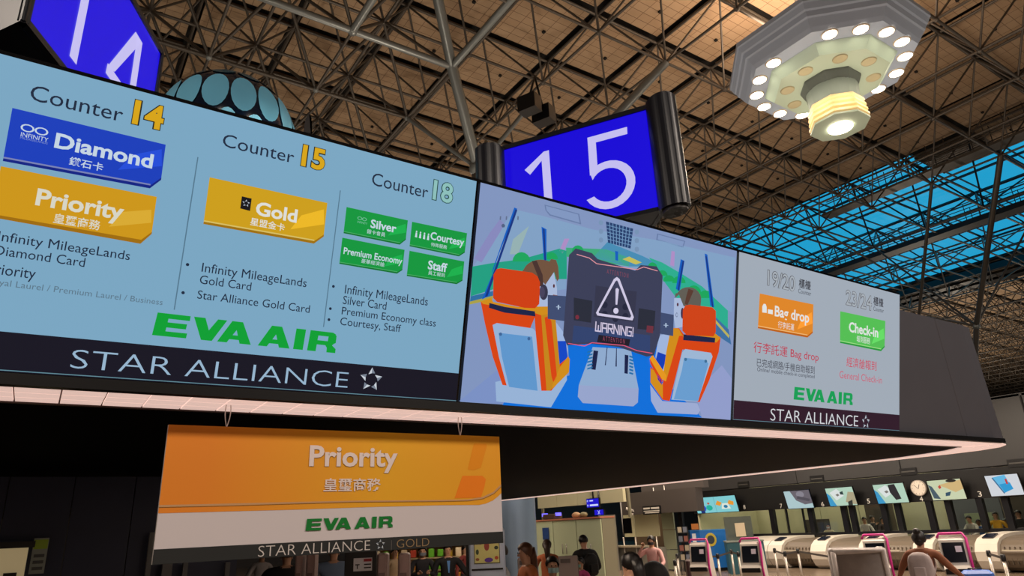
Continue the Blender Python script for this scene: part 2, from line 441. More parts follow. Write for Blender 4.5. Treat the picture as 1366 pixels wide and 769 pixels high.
# maintenance catwalk under the skylight
cw = empty('maintenance_catwalk', (G(8.9, 0, .853).x, 10, G(0, 0, .853).z), label='dark steel catwalk with thin handrails crossing under the blue skylight', cat='catwalk')
a = MB(); a.box((0, 8, 0), (.9, 60, .30), dk); a.build('walkway', cw)
a = MB()
for sx in (-.42, .42):
    for z in (.6, 1.1): a.tube([(sx, -22, z), (sx, 38, z)], .025, dk, 5)
    for k in range(50): a.tube([(sx, -22+k*1.2, .15), (sx, -22+k*1.2, 1.1)], .022, dk, 4)
a.build('handrail', cw)
cw2 = empty('maintenance_gantry', (G(7.0, 0).x, 0, Z0+H-1.6), label='brown steel gantry with cage rails along the near edge of the skylight', cat='catwalk')
a = MB(); a.box((-.6, 2, 0), (.8, 34, .12), tube_m)
for z in (.5, 1.0):
    for sx in (-1, -.2): a.tube([(sx, -15, z), (sx, 19, z)], .03, tube_m, 5)
for k in range(40):
    for sx in (-1, -.2): a.tube([(sx, -15+k*.85, .05), (sx, -15+k*.85, 1.3)], .025, tube_m, 4)
a.build('cage_rail', cw2, kind='stuff')
# pair of dark spotlights hung from the frame
sp = empty('truss_spotlight', at(716, 143, t=17), label='pair of black box spotlights hanging in the roof frame left of the 15 board', cat='spotlight')
a = MB(); a.box((-.22, 0, 0), (.34, .5, .42), black, rz=.4); a.build('lamp_box', sp)
a = MB(); a.box((.28, .1, -.1), (.34, .5, .42), black, rz=.4); a.build('lamp_box', sp)
a = MB(); a.tube([(-.22, 0, .2), (0, 0, .9)], .03, black, 6); a.tube([(.28, .1, .1), (0, 0, .9)], .03, black, 6); a.build('bracket', sp)

# ================================================================== COUNTER CANOPY
TILT = math.radians(13.3); TT = math.tan(TILT)
can = empty('counter_canopy', (11.5, 20, 2.75), label='dark check-in counter canopy with sloped grey fascia, black soffit and a lit tile strip', cat='canopy')
C0 = Vector((11.5, 20, 2.75))
def cb(mb, name, **k):
    mb.v = [tuple(Vector(v)-C0) for v in mb.v]; return mb.build(name, can, **k)
fasc = mat('fascia_metal', (86, 87, 96), .5, .2, noise=.08, scale=2)
zb, zt = 2.785, 4.17
OUTB = [(-9, 4.08), (-3, 4.08), (1.6, 4.08), (6.6, 4.08), (9.62, 4.08), (10.35, 4.08), (10.8, 4.14), (11.2, 4.32), (11.45, 4.65), (11.6, 5.2), (11.65, 6.0), (11.65, 10), (11.65, 16), (11.65, 22)]
dy = (zt-zb)*TT
OUTT = [(-9, 4.08-dy), (-3, 4.08-dy), (1.6, 4.08-dy), (6.6, 4.08-dy), (8.80, 4.08-dy), (9.5, 4.08-dy), (9.72, 4.10-dy), (9.9, 4.22-dy), (10.0, 4.5-dy), (10.05, 5.0), (10.05, 6.0), (10.05, 10), (10.05, 16), (10.05, 22)]
groups = [(0, 1), (1, 2), (2, 3), (3, 4), (4, 10), (10, 11), (11, 12), (12, 13)]
for a, b in groups:
    mb = MB(); g = .012
    B = [Vector((*OUTB[k], zb)) for k in range(a, b+1)]; T = [Vector((*OUTT[k], zt)) for k in range(a, b+1)]
    d = (B[1]-B[0]).normalized(); e = (B[-1]-B[-2]).normalized()
    B[0] += d*g; T[0] += d*g; B[-1] -= e*g; T[-1] -= e*g
    n = len(B); inn = Vector((0, .06, 0)) if b <= 4 else Vector((-.06, .03, 0))
    vs = B+T+[v+inn for v in B]+[v+inn for v in T]; fs = []
    for k in range(n-1): fs += [(k, k+1, n+k+1, n+k), (2*n+k+1, 2*n+k, 3*n+k, 3*n+k+1), (n+k, n+k+1, 3*n+k+1, 3*n+k), (k+1, k, 2*n+k, 2*n+k+1)]
    fs += [(0, n, 3*n, 2*n), (n-1, 3*n-1, 4*n-1, 2*n-1)]
    cb(mb.add(vs, fs, fasc), 'fascia_panel')
mb = MB(); mb.prism([(x-(.1 if x > 11 else 0), y+.09) for x, y in OUTB]+[(-9, 22)], zb+.02, zt-.06, black, top=[(x-(.1 if x > 9.8 else 0), y+.09) for x, y in OUTT]+[(-9, 22)]); cb(mb, 'canopy_core')
SB = [(-9, 4.45), (10.25, 4.45), (10.62, 4.7), (10.95, 5.1), (11.2, 5.7), (11.28, 6.3), (11.28, 22)]
mb = MB(); mb.prism(SB+[(-9, 22)], 2.765, 2.80, mat('soffit_black', (2, 2, 3), .7, spec=.04, noise=.3, scale=2)); cb(mb, 'soffit')
mb = MB(); rim = mat('strip_rim', (52, 34, 28), .4, .3)
mb.prism([(-9, 3.97), (10.4, 3.97), (10.4, 4.035), (-9, 4.035)], 2.745, 2.80, black)
mb.prism([(-9, 4.445), (10.25, 4.445), (10.25, 4.475), (-9, 4.475)], 2.738, 2.78, rim)
cb(mb, 'strip_rim')
til = mat('light_diffuser_tile', (225, 200, 190), .5, emit=(212, 182, 172), estr=.95)
jm = MB().box((0, 0, 0), (.192, .128, .012), til).mesh('diffuser_tile')
kk = 0; extra = MB()
mb = MB(); mb.prism([(x, y) for x, y in [(-9, 4.03), (10.4, 4.03)]]+[(10.4, 4.45), (-9, 4.45)], 2.762, 2.785, mat('strip_back', (70, 52, 46), .7)); cb(mb, 'strip_backing')
for n in range(-20, 52):
    for r in range(3):
        x = n*.2+.03; y = 4.10+r*.137
        if n*3 < 0 and x < -.9:
            extra.box((x+.1, y+.01, 2.752), (.192, .128, .012), til); continue
        o = link(D.objects.new('diffuser_tile', jm), can); o.location = Vector((x+.1, y+.01, 2.752))-C0
# rounded corner and the long side of the strip
CO = [(10.45, 4.05), (10.82, 4.13), (11.15, 4.34), (11.38, 4.7), (11.5, 5.25), (11.53, 6.0), (11.53, 7), (11.53, 22)]
CI = [(10.25, 4.44), (10.5, 4.62), (10.78, 4.9), (11.0, 5.3), (11.2, 5.8), (11.28, 6.4), (11.28, 7), (11.28, 22)]
for k in range(7):
    segs = 1 if k < 6 else 70
    for q in range(segs):
        for r in range(3):
            def L(P, k, f): return (P[k][0]+(P[k+1][0]-P[k][0])*f, P[k][1]+(P[k+1][1]-P[k][1])*f)
            f0, f1 = (q+.02)/segs, (q+.98)/segs
            def m_(f, g): a_, b_ = L(CO, k, f), L(CI, k, f); return (a_[0]+(b_[0]-a_[0])*g, a_[1]+(b_[1]-a_[1])*g)
            extra.prism([m_(f0, (r+.03)/3), m_(f1, (r+.03)/3), m_(f1, (r+.97)/3), m_(f0, (r+.97)/3)], 2.746, 2.758, til)
cb(extra, 'diffuser_tile', kind='stuff')

# ================================================================== LIT DISPLAYS ON THE FASCIA
RX = Matrix.Rotation(TILT, 4, 'X')
def screen(u0, u1, label, name='display_screen'):
    yb, zz = 4.02, 2.80
    root = empty(name, ((u0+u1)/2, yb, zz), (TILT, 0, 0), label, 'screen', 'displays on the canopy fascia')
    Fc = Face(root, Matrix.Translation(root.location) @ RX)
    hw = (u1-u0)/2
    mb = MB(); mb.box((0, .045, .778), (u1-u0+.02, .06, 1.60), blackgloss); mb.build('housing', root)
    Fc.hw = hw; Fc.c = (u0+u1)/2
    return root, Fc
def crop(ox, oy, s): return lambda *p: (ox+p[0]/s, oy+p[1]/s)
A = crop(0, 60, 3.204); B = crop(200, 100, 3.204); C = crop(420, 200, 3.204); Dd = crop(0, 300, 3.204); E = crop(200, 320, 3.204); Fq = crop(400, 360, 3.204)
INK = (28, 40, 62)
def T3(F, mb, body, bl, br, tl, cr, col, lay=6, bold=0, out=None):
    u0, v0 = F.uv(*cr(*bl)); u1 = F.uv(*cr(*br))[0]; v1 = F.uv(*cr(*tl))[1]
    if out:
        e = out[1]; F.text(mb, body, (u0-e, v0-e), (u1+e, v1+e), out[0], lay-1, bold+.035, px=False)
    F.text(mb, body, (u0, v0), (u1, v1), col, lay, bold, px=False)
def infin(F, mb, u, v, w, h, col, lay=7):
    for s in (-1, 1):
        for k in range(12):
            a0, a1 = 2*math.pi*k/12, 2*math.pi*(k+1)/12
            P = [(u+s*w/4+w/4*math.cos(a)*f, v+h/2*math.sin(a)*f) for a, f in ((a0, 1), (a1, 1), (a1, .72), (a0, .72))]
            F.poly(mb, P, col, lay, px=False)
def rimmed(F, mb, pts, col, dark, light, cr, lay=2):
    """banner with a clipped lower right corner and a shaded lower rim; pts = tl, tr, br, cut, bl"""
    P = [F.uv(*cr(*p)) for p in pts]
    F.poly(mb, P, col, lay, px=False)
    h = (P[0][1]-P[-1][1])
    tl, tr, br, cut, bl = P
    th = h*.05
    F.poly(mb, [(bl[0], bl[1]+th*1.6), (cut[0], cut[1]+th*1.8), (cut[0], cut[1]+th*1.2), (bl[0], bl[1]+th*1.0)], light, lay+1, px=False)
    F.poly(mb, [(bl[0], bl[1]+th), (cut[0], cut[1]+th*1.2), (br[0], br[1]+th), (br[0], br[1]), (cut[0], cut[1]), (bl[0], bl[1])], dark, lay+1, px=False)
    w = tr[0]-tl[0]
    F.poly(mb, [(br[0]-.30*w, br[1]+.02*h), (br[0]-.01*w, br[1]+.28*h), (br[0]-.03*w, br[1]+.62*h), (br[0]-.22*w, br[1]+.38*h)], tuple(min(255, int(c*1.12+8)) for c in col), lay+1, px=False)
def common(F, root, u0, u1, bg, band_v, bandcol):
    mb = MB(); c = F.c
    F.poly(mb, [(u0-c, 0.015), (u1-c, .015), (u1-c, 1.552), (u0-c, 1.552)], bg, 1, px=False); mb.build('lit_panel', root)
    mb = MB(); F.poly(mb, [(u0-c, .013), (u1-c, .013), (u1-c, band_v), (u0-c, band_v)], bandcol, 2, px=False)
    F.poly(mb, [(u0-c, .018), (u1-c, .018), (u1-c, .0225), (u0-c, .0225)], (96, 136, 150), 3, px=False); mb.build('alliance_band', root)

# ---- left board
root, F = screen(-.51, 2.262, 'large pale blue display listing counters 14, 15 and 18')
BG1 = (122, 166, 194)
common(F, root, -.505, 2.257, BG1, .203, (20, 20, 34))
bl_ = MB(); ye = MB(); gr = MB(); tx = Multi(); lo = MB()
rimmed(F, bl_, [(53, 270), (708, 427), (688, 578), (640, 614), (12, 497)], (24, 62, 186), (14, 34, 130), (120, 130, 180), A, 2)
cx = F.uv(*A(53, 270))[0]
def DL(px, py): return Dd(px, py)
# the yellow banner below shares the blue banner's left edge, out of the frame
t_l = F.uv(*A(8, 522)); t_r = F.uv(*A(670, 650)); b_r = F.uv(*Dd(648, 40)); b_c = F.uv(*Dd(600, 82)); b_l = F.uv(*A(2, 768))
P = [(cx, t_r[1]), t_r, b_r, b_c, (cx, b_c[1]+.012)]
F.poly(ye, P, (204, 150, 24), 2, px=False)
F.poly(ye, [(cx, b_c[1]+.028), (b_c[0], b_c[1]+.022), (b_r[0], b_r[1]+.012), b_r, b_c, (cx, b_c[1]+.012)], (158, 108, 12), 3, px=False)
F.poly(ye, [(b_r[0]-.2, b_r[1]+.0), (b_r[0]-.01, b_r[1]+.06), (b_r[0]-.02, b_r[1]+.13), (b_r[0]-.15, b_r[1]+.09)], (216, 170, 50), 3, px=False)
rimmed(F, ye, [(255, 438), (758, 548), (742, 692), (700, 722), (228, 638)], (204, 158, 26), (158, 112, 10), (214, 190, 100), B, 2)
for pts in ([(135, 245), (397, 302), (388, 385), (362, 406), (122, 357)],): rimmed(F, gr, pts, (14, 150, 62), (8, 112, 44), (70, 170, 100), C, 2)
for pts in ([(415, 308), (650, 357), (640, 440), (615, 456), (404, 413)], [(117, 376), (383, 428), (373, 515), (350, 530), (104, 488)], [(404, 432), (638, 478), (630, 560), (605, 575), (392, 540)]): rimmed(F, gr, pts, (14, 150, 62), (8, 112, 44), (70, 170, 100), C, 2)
bl_.build('blue_banner', root); ye.build('yellow_banner', root); gr.build('green_banner', root)
W1 = (196, 212, 226)
T3(F, tx, 'Counter', (125, 236), (522, 322), (130, 168), A, INK)
T3(F, tx, '14', (562, 337), (692, 366), (572, 232), A, (214, 164, 22), bold=.03, out=((40, 40, 30), .004))
T3(F, tx, 'INFINITY', (88, 392), (205, 415), (90, 374), A, W1)
T3(F, tx, 'MILEAGELANDS', (86, 402), (203, 427), (87, 393), A, (120, 140, 200))
ti = MB(); u, v = F.uv(*A(148, 365)); infin(F, ti, u, v, .115, .04, W1); ti.build('infinity_mark', root)
T3(F, tx, 'Diamond', (230, 441), (650, 524), (240, 376), A, W1, bold=.028)
T3(F, tx, '鑽石卡', (293, 514), (438, 541), (297, 477), A, W1, bold=.01)
T3(F, tx, 'Priority', (145, 708), (522, 762), (155, 612), A, (214, 212, 196), bold=.028)
T3(F, tx, '皇璽商務', (226, 762), (425, 792), (229, 718), A, (214, 212, 196), bold=.01)
T3(F, tx, 'Infinity MileageLands', (-14, 82), (550, 170), (-10, 26), Dd, INK)
T3(F, tx, 'Diamond Card', (-26, 128), (360, 182), (-22, 86), Dd, INK)
T3(F, tx, 'Priority', (-60, 222), (147, 244), (-55, 160), Dd, INK)
T3(F, tx, 'Royal Laurel / Premium Laurel / Business', (-62, 262), (693, 345), (-57, 226), Dd, (92, 118, 136))
T3(F, tx, 'Counter', (307, 306), (612, 378), (312, 250), B, INK)
T3(F, tx, '15', (643, 390), (742, 410), (643, 295), B, (214, 164, 22), bold=.03, out=((40, 40, 30), .004))
T3(F, tx, 'Gold', (448, 600), (625, 630), (455, 540), B, (220, 220, 214), bold=.028)
T3(F, tx, '星盟金卡', (426, 643), (573, 667), (430, 609), B, (220, 220, 214), bold=.01)
F.poly(tx, [B(392, 520), B(434, 530), B(427, 583), B(385, 572)], (18, 18, 24), 5)
ti = MB(); u, v = F.uv(*B(410, 550)); star(F, ti, u, v, .022, 6); ti.build('star_emblem', root)
T3(F, tx, 'Infinity MileageLands', (217, 150), (665, 216), (222, 98), E, INK)
T3(F, tx, 'Gold Card', (210, 188), (430, 216), (213, 151), E, INK)
T3(F, tx, 'Star Alliance Gold Card', (200, 252), (680, 312), (205, 216), E, INK)
T3(F, tx, 'Counter', (240, 151), (480, 205), (243, 96), C, INK)
T3(F, tx, '18', (500, 213), (584, 230), (503, 126), C, (138, 190, 186), bold=.02, out=((30, 70, 66), .005))
T3(F, tx, 'Silver', (235, 334), (345, 354), (240, 297), C, W1, bold=.025)
T3(F, tx, '銀卡會員', (220, 358), (298, 373), (222, 339), C, W1)
u, v = F.uv(*C(200, 296)); ti = MB(); infin(F, ti, u, v, .062, .022, (120, 190, 160)); ti.build('infinity_mark', root); T3(F, tx, 'INFINITY', (180, 313), (222, 321), (181, 304), C, (120, 190, 160))
T3(F, tx, 'Courtesy', (490, 394), (633, 424), (494, 350), C, W1, bold=.02)
T3(F, tx, '特殊服務', (494, 413), (562, 425), (496, 396), C, W1)
for k in range(4):
    u, v = F.uv(*C(432+k*17, 362+k*4)); s_ = .020
    F.poly(tx, [(u-.4*s_, v-1.0*s_), (u+.4*s_, v-1.0*s_), (u+.25*s_, v+.6*s_), (u-.25*s_, v+.6*s_)], W1, 5, px=False)
    F.poly(tx, [(u+.3*s_*math.cos(a*1.05), v+.95*s_+.3*s_*math.sin(a*1.05)) for a in range(6)], W1, 5, px=False)
T3(F, tx, 'Premium Economy', (119, 455), (370, 494), (123, 417), C, W1, bold=.015)
T3(F, tx, '豪華經濟艙', (196, 484), (295, 500), (198, 465), C, W1)
T3(F, tx, 'Staff', (480, 511), (562, 522), (484, 472), C, W1, bold=.025)
T3(F, tx, '員工報到', (482, 534), (552, 546), (484, 516), C, W1)
T3(F, tx, 'Infinity MileageLands', (188, 114), (543, 160), (192, 64), Fq, INK)
T3(F, tx, 'Silver Card', (181, 147), (367, 168), (184, 111), Fq, INK)
T3(F, tx, 'Premium Economy class', (175, 202), (577, 250), (180, 159), Fq, INK)
T3(F, tx, 'Courtesy, Staff', (168, 247), (427, 278), (173, 203), Fq, INK)
for cr, pts in ((E, [(160, 107), (141, 227)]), (Fq, [(142, 72), (129, 167), (123, 214)])):
    for p in pts:
        u, v = F.uv(*cr(*p)); F.poly(tx, [(u+.009*math.cos(a*math.pi/4), v+.009*math.sin(a*math.pi/4)) for a in range(8)], INK, 5, px=False)
for p0, p1 in (((264, 210), (232.1, 413.6)), ((454.3, 254.6), (430.6, 436.5))):
    (ua, va), (ub, vb) = F.uv(*p0), F.uv(*p1); uu = (ua+ub)/2
    F.poly(tx, [(uu-.003, vb), (uu+.003, vb), (uu+.003, va), (uu-.003, va)], (84, 118, 140), 4, px=False)
tx.build('lettering', root)
(u0, v0), (u1, _), (_, v1) = F.uv(202.5, 447.3), F.uv(446.8, 469.2), F.uv(206.9, 416.8)
eva(F, lo, u0, v0, u1, v1, (6, 158, 52)); lo.build('airline_logo', root)
lo = MB()
(u0, _), (u1, v0), (_, v1) = F.uv(92, 497.3), F.uv(462.8, 517.8), F.uv(95, 466)
F.text(lo, 'STAR ALLIANCE', (u0, v0), (u1, v1), (150, 180, 205), 5, -.014, px=False)
lo.build('alliance_wordmark', root)
lo = MB(); u, v = F.uv(494.6, 506.7); star(F, lo, u, v, .076, 5); lo.build('star_emblem', root)

# ---- right board
root, F = screen(5.08, 7.895, 'grey-white display with orange Bag drop and green Check-in tiles')
common(F, root, 5.085, 7.89, (160, 170, 182), .192, (46, 24, 40))
Gc = crop(970, 330, 3.075)
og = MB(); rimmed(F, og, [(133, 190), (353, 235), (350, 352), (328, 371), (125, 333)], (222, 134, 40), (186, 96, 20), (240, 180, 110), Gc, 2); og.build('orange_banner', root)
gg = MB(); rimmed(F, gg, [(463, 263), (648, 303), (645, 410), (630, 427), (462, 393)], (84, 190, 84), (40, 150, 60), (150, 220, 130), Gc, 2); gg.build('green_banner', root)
tx = Multi(); W2 = (224, 226, 224)
T3(F, tx, '19/20', (163, 157), (275, 180), (168, 94), Gc, (166, 174, 182), out=((84, 84, 90), .006))
T3(F, tx, '櫃檯', (291, 166), (340, 173), (293, 128), Gc, (56, 56, 64), bold=.01); T3(F, tx, 'Counter', (289, 188), (342, 196), (291, 170), Gc, (70, 74, 84))
T3(F, tx, '23/24', (485, 236), (590, 252), (490, 176), Gc, (166, 174, 182), out=((100, 100, 106), .006))
T3(F, tx, '櫃檯', (597, 238), (638, 244), (600, 202), Gc, (56, 56, 64), bold=.01); T3(F, tx, 'Counter', (597, 260), (640, 265), (598, 243), Gc, (70, 74, 84))
T3(F, tx, 'Bag drop', (192, 297), (333, 322), (196, 240), Gc, W2, bold=.02); T3(F, tx, '行李託運', (206, 331), (272, 338), (208, 303), Gc, W2)
for pts in ([(142, 268), (142, 243), (148, 232), (156, 234), (160, 246), (160, 270)], [(165, 272), (165, 255), (185, 258), (185, 276)]): F.poly(tx, [Gc(*p) for p in pts], W2, 5)
T3(F, tx, 'Check-in', (497, 348), (617, 364), (500, 306), Gc, W2, bold=.025); T3(F, tx, '報到服務', (529, 389), (584, 396), (530, 362), Gc, W2)
T3(F, tx, '行李託運 Bag drop', (105, 438), (372, 470), (108, 386), Gc, (186, 44, 70)); T3(F, tx, '經濟艙報到', (487, 490), (610, 503), (489, 449), Gc, (200, 60, 84))
T3(F, tx, '已完成網路/手機自助報到', (118, 490), (356, 516), (120, 455), Gc, (60, 62, 74))
T3(F, tx, 'Online/ mobile check-in completed', (120, 514), (356, 541), (121, 492), Gc, (70, 74, 86))
T3(F, tx, 'General Check-in', (458, 537), (632, 558), (460, 507), Gc, (196, 96, 116))
tx.build('lettering', root)
lo = MB(); (u0, v0), (u1, _), (_, v1) = F.uv(*Gc(270, 625)), F.uv(*Gc(512, 648)), F.uv(*Gc(274, 573))
eva(F, lo, u0, v0, u1, v1, (18, 156, 84)); lo.build('airline_logo', root)
lo = MB(); T3(F, lo, 'STAR ALLIANCE', (175, 711), (535, 739), (178, 662), Gc, (214, 218, 222), 5, -.012)
lo.build('alliance_wordmark', root)
lo = MB(); u, v = F.uv(*Gc(567, 717)); star(F, lo, u, v, .075, 5); lo.build('star_emblem', root)

# ---- middle display: the cockpit picture
root, F = screen(2.285, 5.055, 'display showing a cartoon cockpit with orange seats and a WARNING! panel')
c = F.c
mb = MB(); F.poly(mb, [(2.29-c, .015), (5.05-c, .015), (5.05-c, 1.552), (2.29-c, 1.552)], (128, 148, 190), 1, px=False); mb.build('lit_panel', root)
K = crop(600, 240, 2.2615); K2 = crop(620, 320, 3.844); K3 = crop(780, 320, 3.205)
def Q(mb, pts, col, lay, cr=K): F.poly(mb, [cr(*p) for p in pts], col, lay)
mb = MB()   # world outside the cockpit windows
Q(mb, [(70, 262), (195, 90), (275, 108), (430, 150), (640, 185), (860, 235), (850, 400), (640, 290), (350, 220), (350, 330), (60, 372)], (128, 160, 196), 2)
Q(mb, [(150, 120), (165, 135), (95, 250), (72, 238), (120, 160)], (134, 136, 188), 3)
Q(mb, [(238, 140), (205, 225), (180, 225), (190, 180)], (148, 176, 178), 3)
Q(mb, [(345, 178), (360, 178), (340, 222), (330, 215)], (172, 140, 196), 3)
Q(mb, [(668, 215), (678, 217), (676, 262), (664, 258)], (172, 140, 196), 3)
Q(mb, [(68, 262), (125, 252), (215, 240), (330, 208), (352, 215), (352, 300), (230, 300), (62, 352)], (30, 158, 128), 3)
Q(mb, [(62, 352), (130, 336), (130, 352), (60, 368)], (44, 110, 160), 4); Q(mb, [(60, 368), (130, 350), (128, 362), (58, 377)], (170, 160, 70), 4)
Q(mb, [(600, 235), (640, 250), (700, 285), (760, 322), (838, 395), (838, 460), (780, 440), (700, 380), (640, 300)], (42, 172, 142), 3)
Q(mb, [(780, 395), (840, 452), (848, 498), (790, 460)], (60, 110, 160), 4); Q(mb, [(782, 402), (842, 470), (840, 478), (782, 412)], (184, 176, 92), 5)
Q(mb, [(475, 188), (580, 230), (625, 252), (600, 262), (540, 262), (430, 235)], (70, 140, 180), 3); Q(mb, [(540, 232), (578, 250), (560, 256), (520, 240)], (196, 188, 88), 4)
Q(mb, [(350, 205), (470, 210), (540, 235), (540, 262), (350, 232)], (60, 168, 120), 3)
for cx, cy, r in ((215, 235, 27), (305, 228, 20), (385, 205, 18), (660, 295, 18), (735, 330, 22), (690, 300, 20), (770, 345, 22), (610, 252, 14), (640, 278, 16)):
    Q(mb, [(cx+r*math.cos(a*math.pi/8), cy+12-r*math.sin(a*math.pi/8)*1.05) for a in range(9)], (24, 164, 92), 4)
mb.build('landscape_picture', root)
mb = MB()   # window struts
for p in ([(193, 84), (202, 88), (128, 270), (118, 350), (95, 362), (125, 290)], [(275, 142), (290, 150), (290, 245), (282, 245)], [(497, 215), (506, 217), (506, 245), (498, 243)], [(695, 240), (706, 245), (692, 335), (680, 330)], [(767, 223), (775, 226), (796, 385), (784, 380)]): Q(mb, p, (12, 92, 190), 6)
for p in ([(196, 90), (202, 92), (112, 352), (104, 354)], [(279, 148), (284, 150), (288, 245), (284, 245)], [(700, 245), (705, 246), (689, 335), (685, 335)], [(769, 230), (773, 232), (793, 385), (789, 385)]): Q(mb, p, (16, 50, 128), 7)
for p in ([(285, 75), (390, 103), (396, 135), (300, 108), (288, 92)], [(625, 162), (710, 185), (704, 205), (622, 182)]): Q(mb, p, (104, 124, 166), 2); 
for p in ([(289, 79), (386, 105), (391, 130), (303, 105), (291, 92)], [(628, 166), (706, 187), (701, 201), (626, 180)]): Q(mb, p, (128, 150, 192), 3)
Q(mb, [(470, 126), (552, 148), (544, 208), (476, 190)], (36, 62, 108), 4)
for k in range(1, 8): f = k/8; Q(mb, [(470+82*f-1, 126+22*f), (470+82*f+1, 126+22*f), (476+68*f+1, 190+18*f), (476+68*f-1, 190+18*f)], (110, 150, 190), 5)
for k in range(1, 6): f = k/6; Q(mb, [(470+6*f, 126+64*f-1), (552-8*f, 148+60*f-1), (552-8*f, 148+60*f+1), (470+6*f, 126+64*f+1)], (110, 150, 190), 5)
for y in (130, 156, 182):
    for x, dyy in ((455, 0), (563, 28)):
        Q(mb, [(x+7*math.cos(a*math.pi/4), y+dyy+8*math.sin(a*math.pi/4)) for a in range(8)], (118, 146, 180), 4)
for x in (152, 170, 205): Q(mb, [(x-2, 110), (x+2, 111), (x+1, 122), (x-3, 121)], (96, 110, 140), 5)
Q(mb, [(160+6*math.cos(a), 139+6*math.sin(a)) for a in range(6)], (80, 96, 130), 5)
mb.build('cabin_wall_picture', root)
mb = MB()   # floor and centre console
Q(mb, [(355, 480), (640, 500), (640, 600), (760, 718), (540, 706), (158, 680), (165, 668), (360, 590)], (4, 110, 216), 3)
Q(mb, [(28, 668), (160, 560), (180, 640), (160, 678)], (122, 144, 196), 2); Q(mb, [(740, 640), (820, 560), (850, 600), (845, 725), (760, 718)], (144, 156, 202), 2)
Q(mb, [(430, 505), (545, 512), (568, 630), (566, 672), (552, 684), (400, 674), (385, 655), (388, 620)], (142, 170, 206), 4)
Q(mb, [(388, 620), (568, 630), (566, 672), (552, 684), (400, 674), (385, 655)], (150, 164, 204), 5)
for p in ([(432, 515), (446, 517), (438, 574), (425, 572)], [(526, 528), (537, 530), (535, 586), (525, 584)]): Q(mb, p, (22, 32, 72), 6)
for p in ([(472, 505), (474, 505), (469, 560), (466, 560)], [(500, 508), (502, 508), (502, 564), (498, 564)]): Q(mb, p, (30, 40, 80), 6)
for k in range(6):
    Q(mb, [(414, 518+k*10), (430, 514+k*10), (428, 519+k*10), (412, 523+k*10)], (30, 110, 170), 6); Q(mb, [(540, 530+k*10), (552, 534+k*10), (551, 539+k*10), (539, 535+k*10)], (30, 110, 170), 6)
mb.build('console_picture', root)
def arc(cx, cy, rx, ry, a0, a1, n=10): return [(cx+rx*math.cos(math.radians(a0+(a1-a0)*i/n)), cy-ry*math.sin(math.radians(a0+(a1-a0)*i/n))) for i in range(n+1)]
mb = MB()   # left pilot (K2 coordinates)
SK, BR, WH = (168, 184, 216), (112, 82, 62), (158, 180, 220)
Q(mb, [(440, 390), (500, 470), (525, 560), (520, 640), (440, 660)], WH, 5, K2)
Q(mb, [(470, 520), (515, 520), (524, 600), (500, 660), (470, 668)], (14, 70, 196), 6, K2)
Q(mb, [(380, 180), (455, 170), (470, 250), (470, 320), (430, 345), (370, 345), (350, 250)], SK, 6, K2)
Q(mb, [(290, 165)]+arc(385, 175, 90, 72, 160, 60)+[(440, 100), (465, 105), (476, 140), (480, 200), (470, 215), (455, 165), (410, 232), (395, 215), (350, 180)], BR, 7, K2)
Q(mb, [(340, 110), (365, 108), (395, 180), (400, 240), (378, 240), (370, 185)], (72, 50, 46), 8, K2)
Q(mb, arc(400, 270, 22, 40, 0, 360, 16), (52, 52, 74), 9, K2); Q(mb, arc(392, 270, 14, 28, 0, 360, 16), (70, 66, 92), 10, K2)
Q(mb, arc(453, 238, 5, 10, 0, 360, 10), (84, 44, 50), 8, K2); Q(mb, [(430, 300), (450, 282), (472, 286), (465, 300)], (146, 88, 60), 8, K2)
for p in ([(443, 310), (455, 312), (452, 328), (441, 326)],): Q(mb, p, (90, 100, 130), 8, K2); Q(mb, [(445, 313), (452, 314), (450, 325), (443, 324)], SK, 9, K2)
mb.build('pilot_picture', root)
mb = MB()   # left seat
OR, YE, DN = (214, 68, 16), (208, 140, 24), (26, 34, 70)
Q(mb, [(155, 560+170), (330, 690), (430, 700), (520, 690), (522, 720), (440, 860), (160, 830)], (150, 178, 214), 4, K2)
Q(mb, [(78, 318), (130, 300), (140, 320), (300, 352), (430, 345), (440, 378), (460, 385), (482, 640), (530, 600), (534, 640), (528, 675), (440, 775), (380, 775), (355, 400), (210, 748), (190, 745), (140, 600), (100, 430)], OR, 7, K2)
Q(mb, [(78, 318), (130, 298), (142, 320), (270, 345), (430, 343), (440, 378), (388, 388), (358, 378), (90, 330)], YE, 8, K2)
Q(mb, [(440, 380), (460, 388), (485, 668), (525, 612), (534, 612), (530, 680), (432, 775), (415, 775), (388, 388), (440, 378)], (196, 132, 26), 8, K2)
Q(mb, [(405, 400), (425, 392), (440, 420), (468, 700), (462, 728), (448, 728), (440, 700)], OR, 9, K2)
Q(mb, [(482, 655), (524, 600), (534, 612), (530, 680), (445, 765), (445, 745)], YE, 9, K2)
Q(mb, [(122, 325), (200, 345), (355, 368), (358, 394), (200, 375), (120, 350)], DN, 9, K2)
Q(mb, [(138, 438), (160, 428), (345, 456), (358, 470), (388, 775), (212, 755), (170, 600)], (150, 178, 214), 10, K2)
Q(mb, [(168, 478), (340, 498), (368, 775), (222, 755), (185, 600)], (94, 150, 204), 11, K2)
for x, y in ((178, 485), (323, 508)): Q(mb, arc(x, y, 8, 9, 0, 360, 10), (60, 100, 150), 12, K2)
Q(mb, [(142, 180), (158, 152), (180, 147), (340, 170), (368, 190), (380, 220), (376, 330), (355, 352), (300, 350), (160, 320), (140, 300)], (206, 62, 16), 12, K2)
mb.build('seat_picture', root)
mb = MB()   # right pilot (K3 coordinates)
Q(mb, [(315, 410), (360, 400), (350, 560), (320, 600), (300, 500)], WH, 5, K3); Q(mb, [(310, 480), (350, 495), (330, 560), (300, 520)], (14, 60, 180), 6, K3)
Q(mb, [(380, 250), (430, 250), (430, 370), (385, 380), (378, 330)], SK, 6, K3)
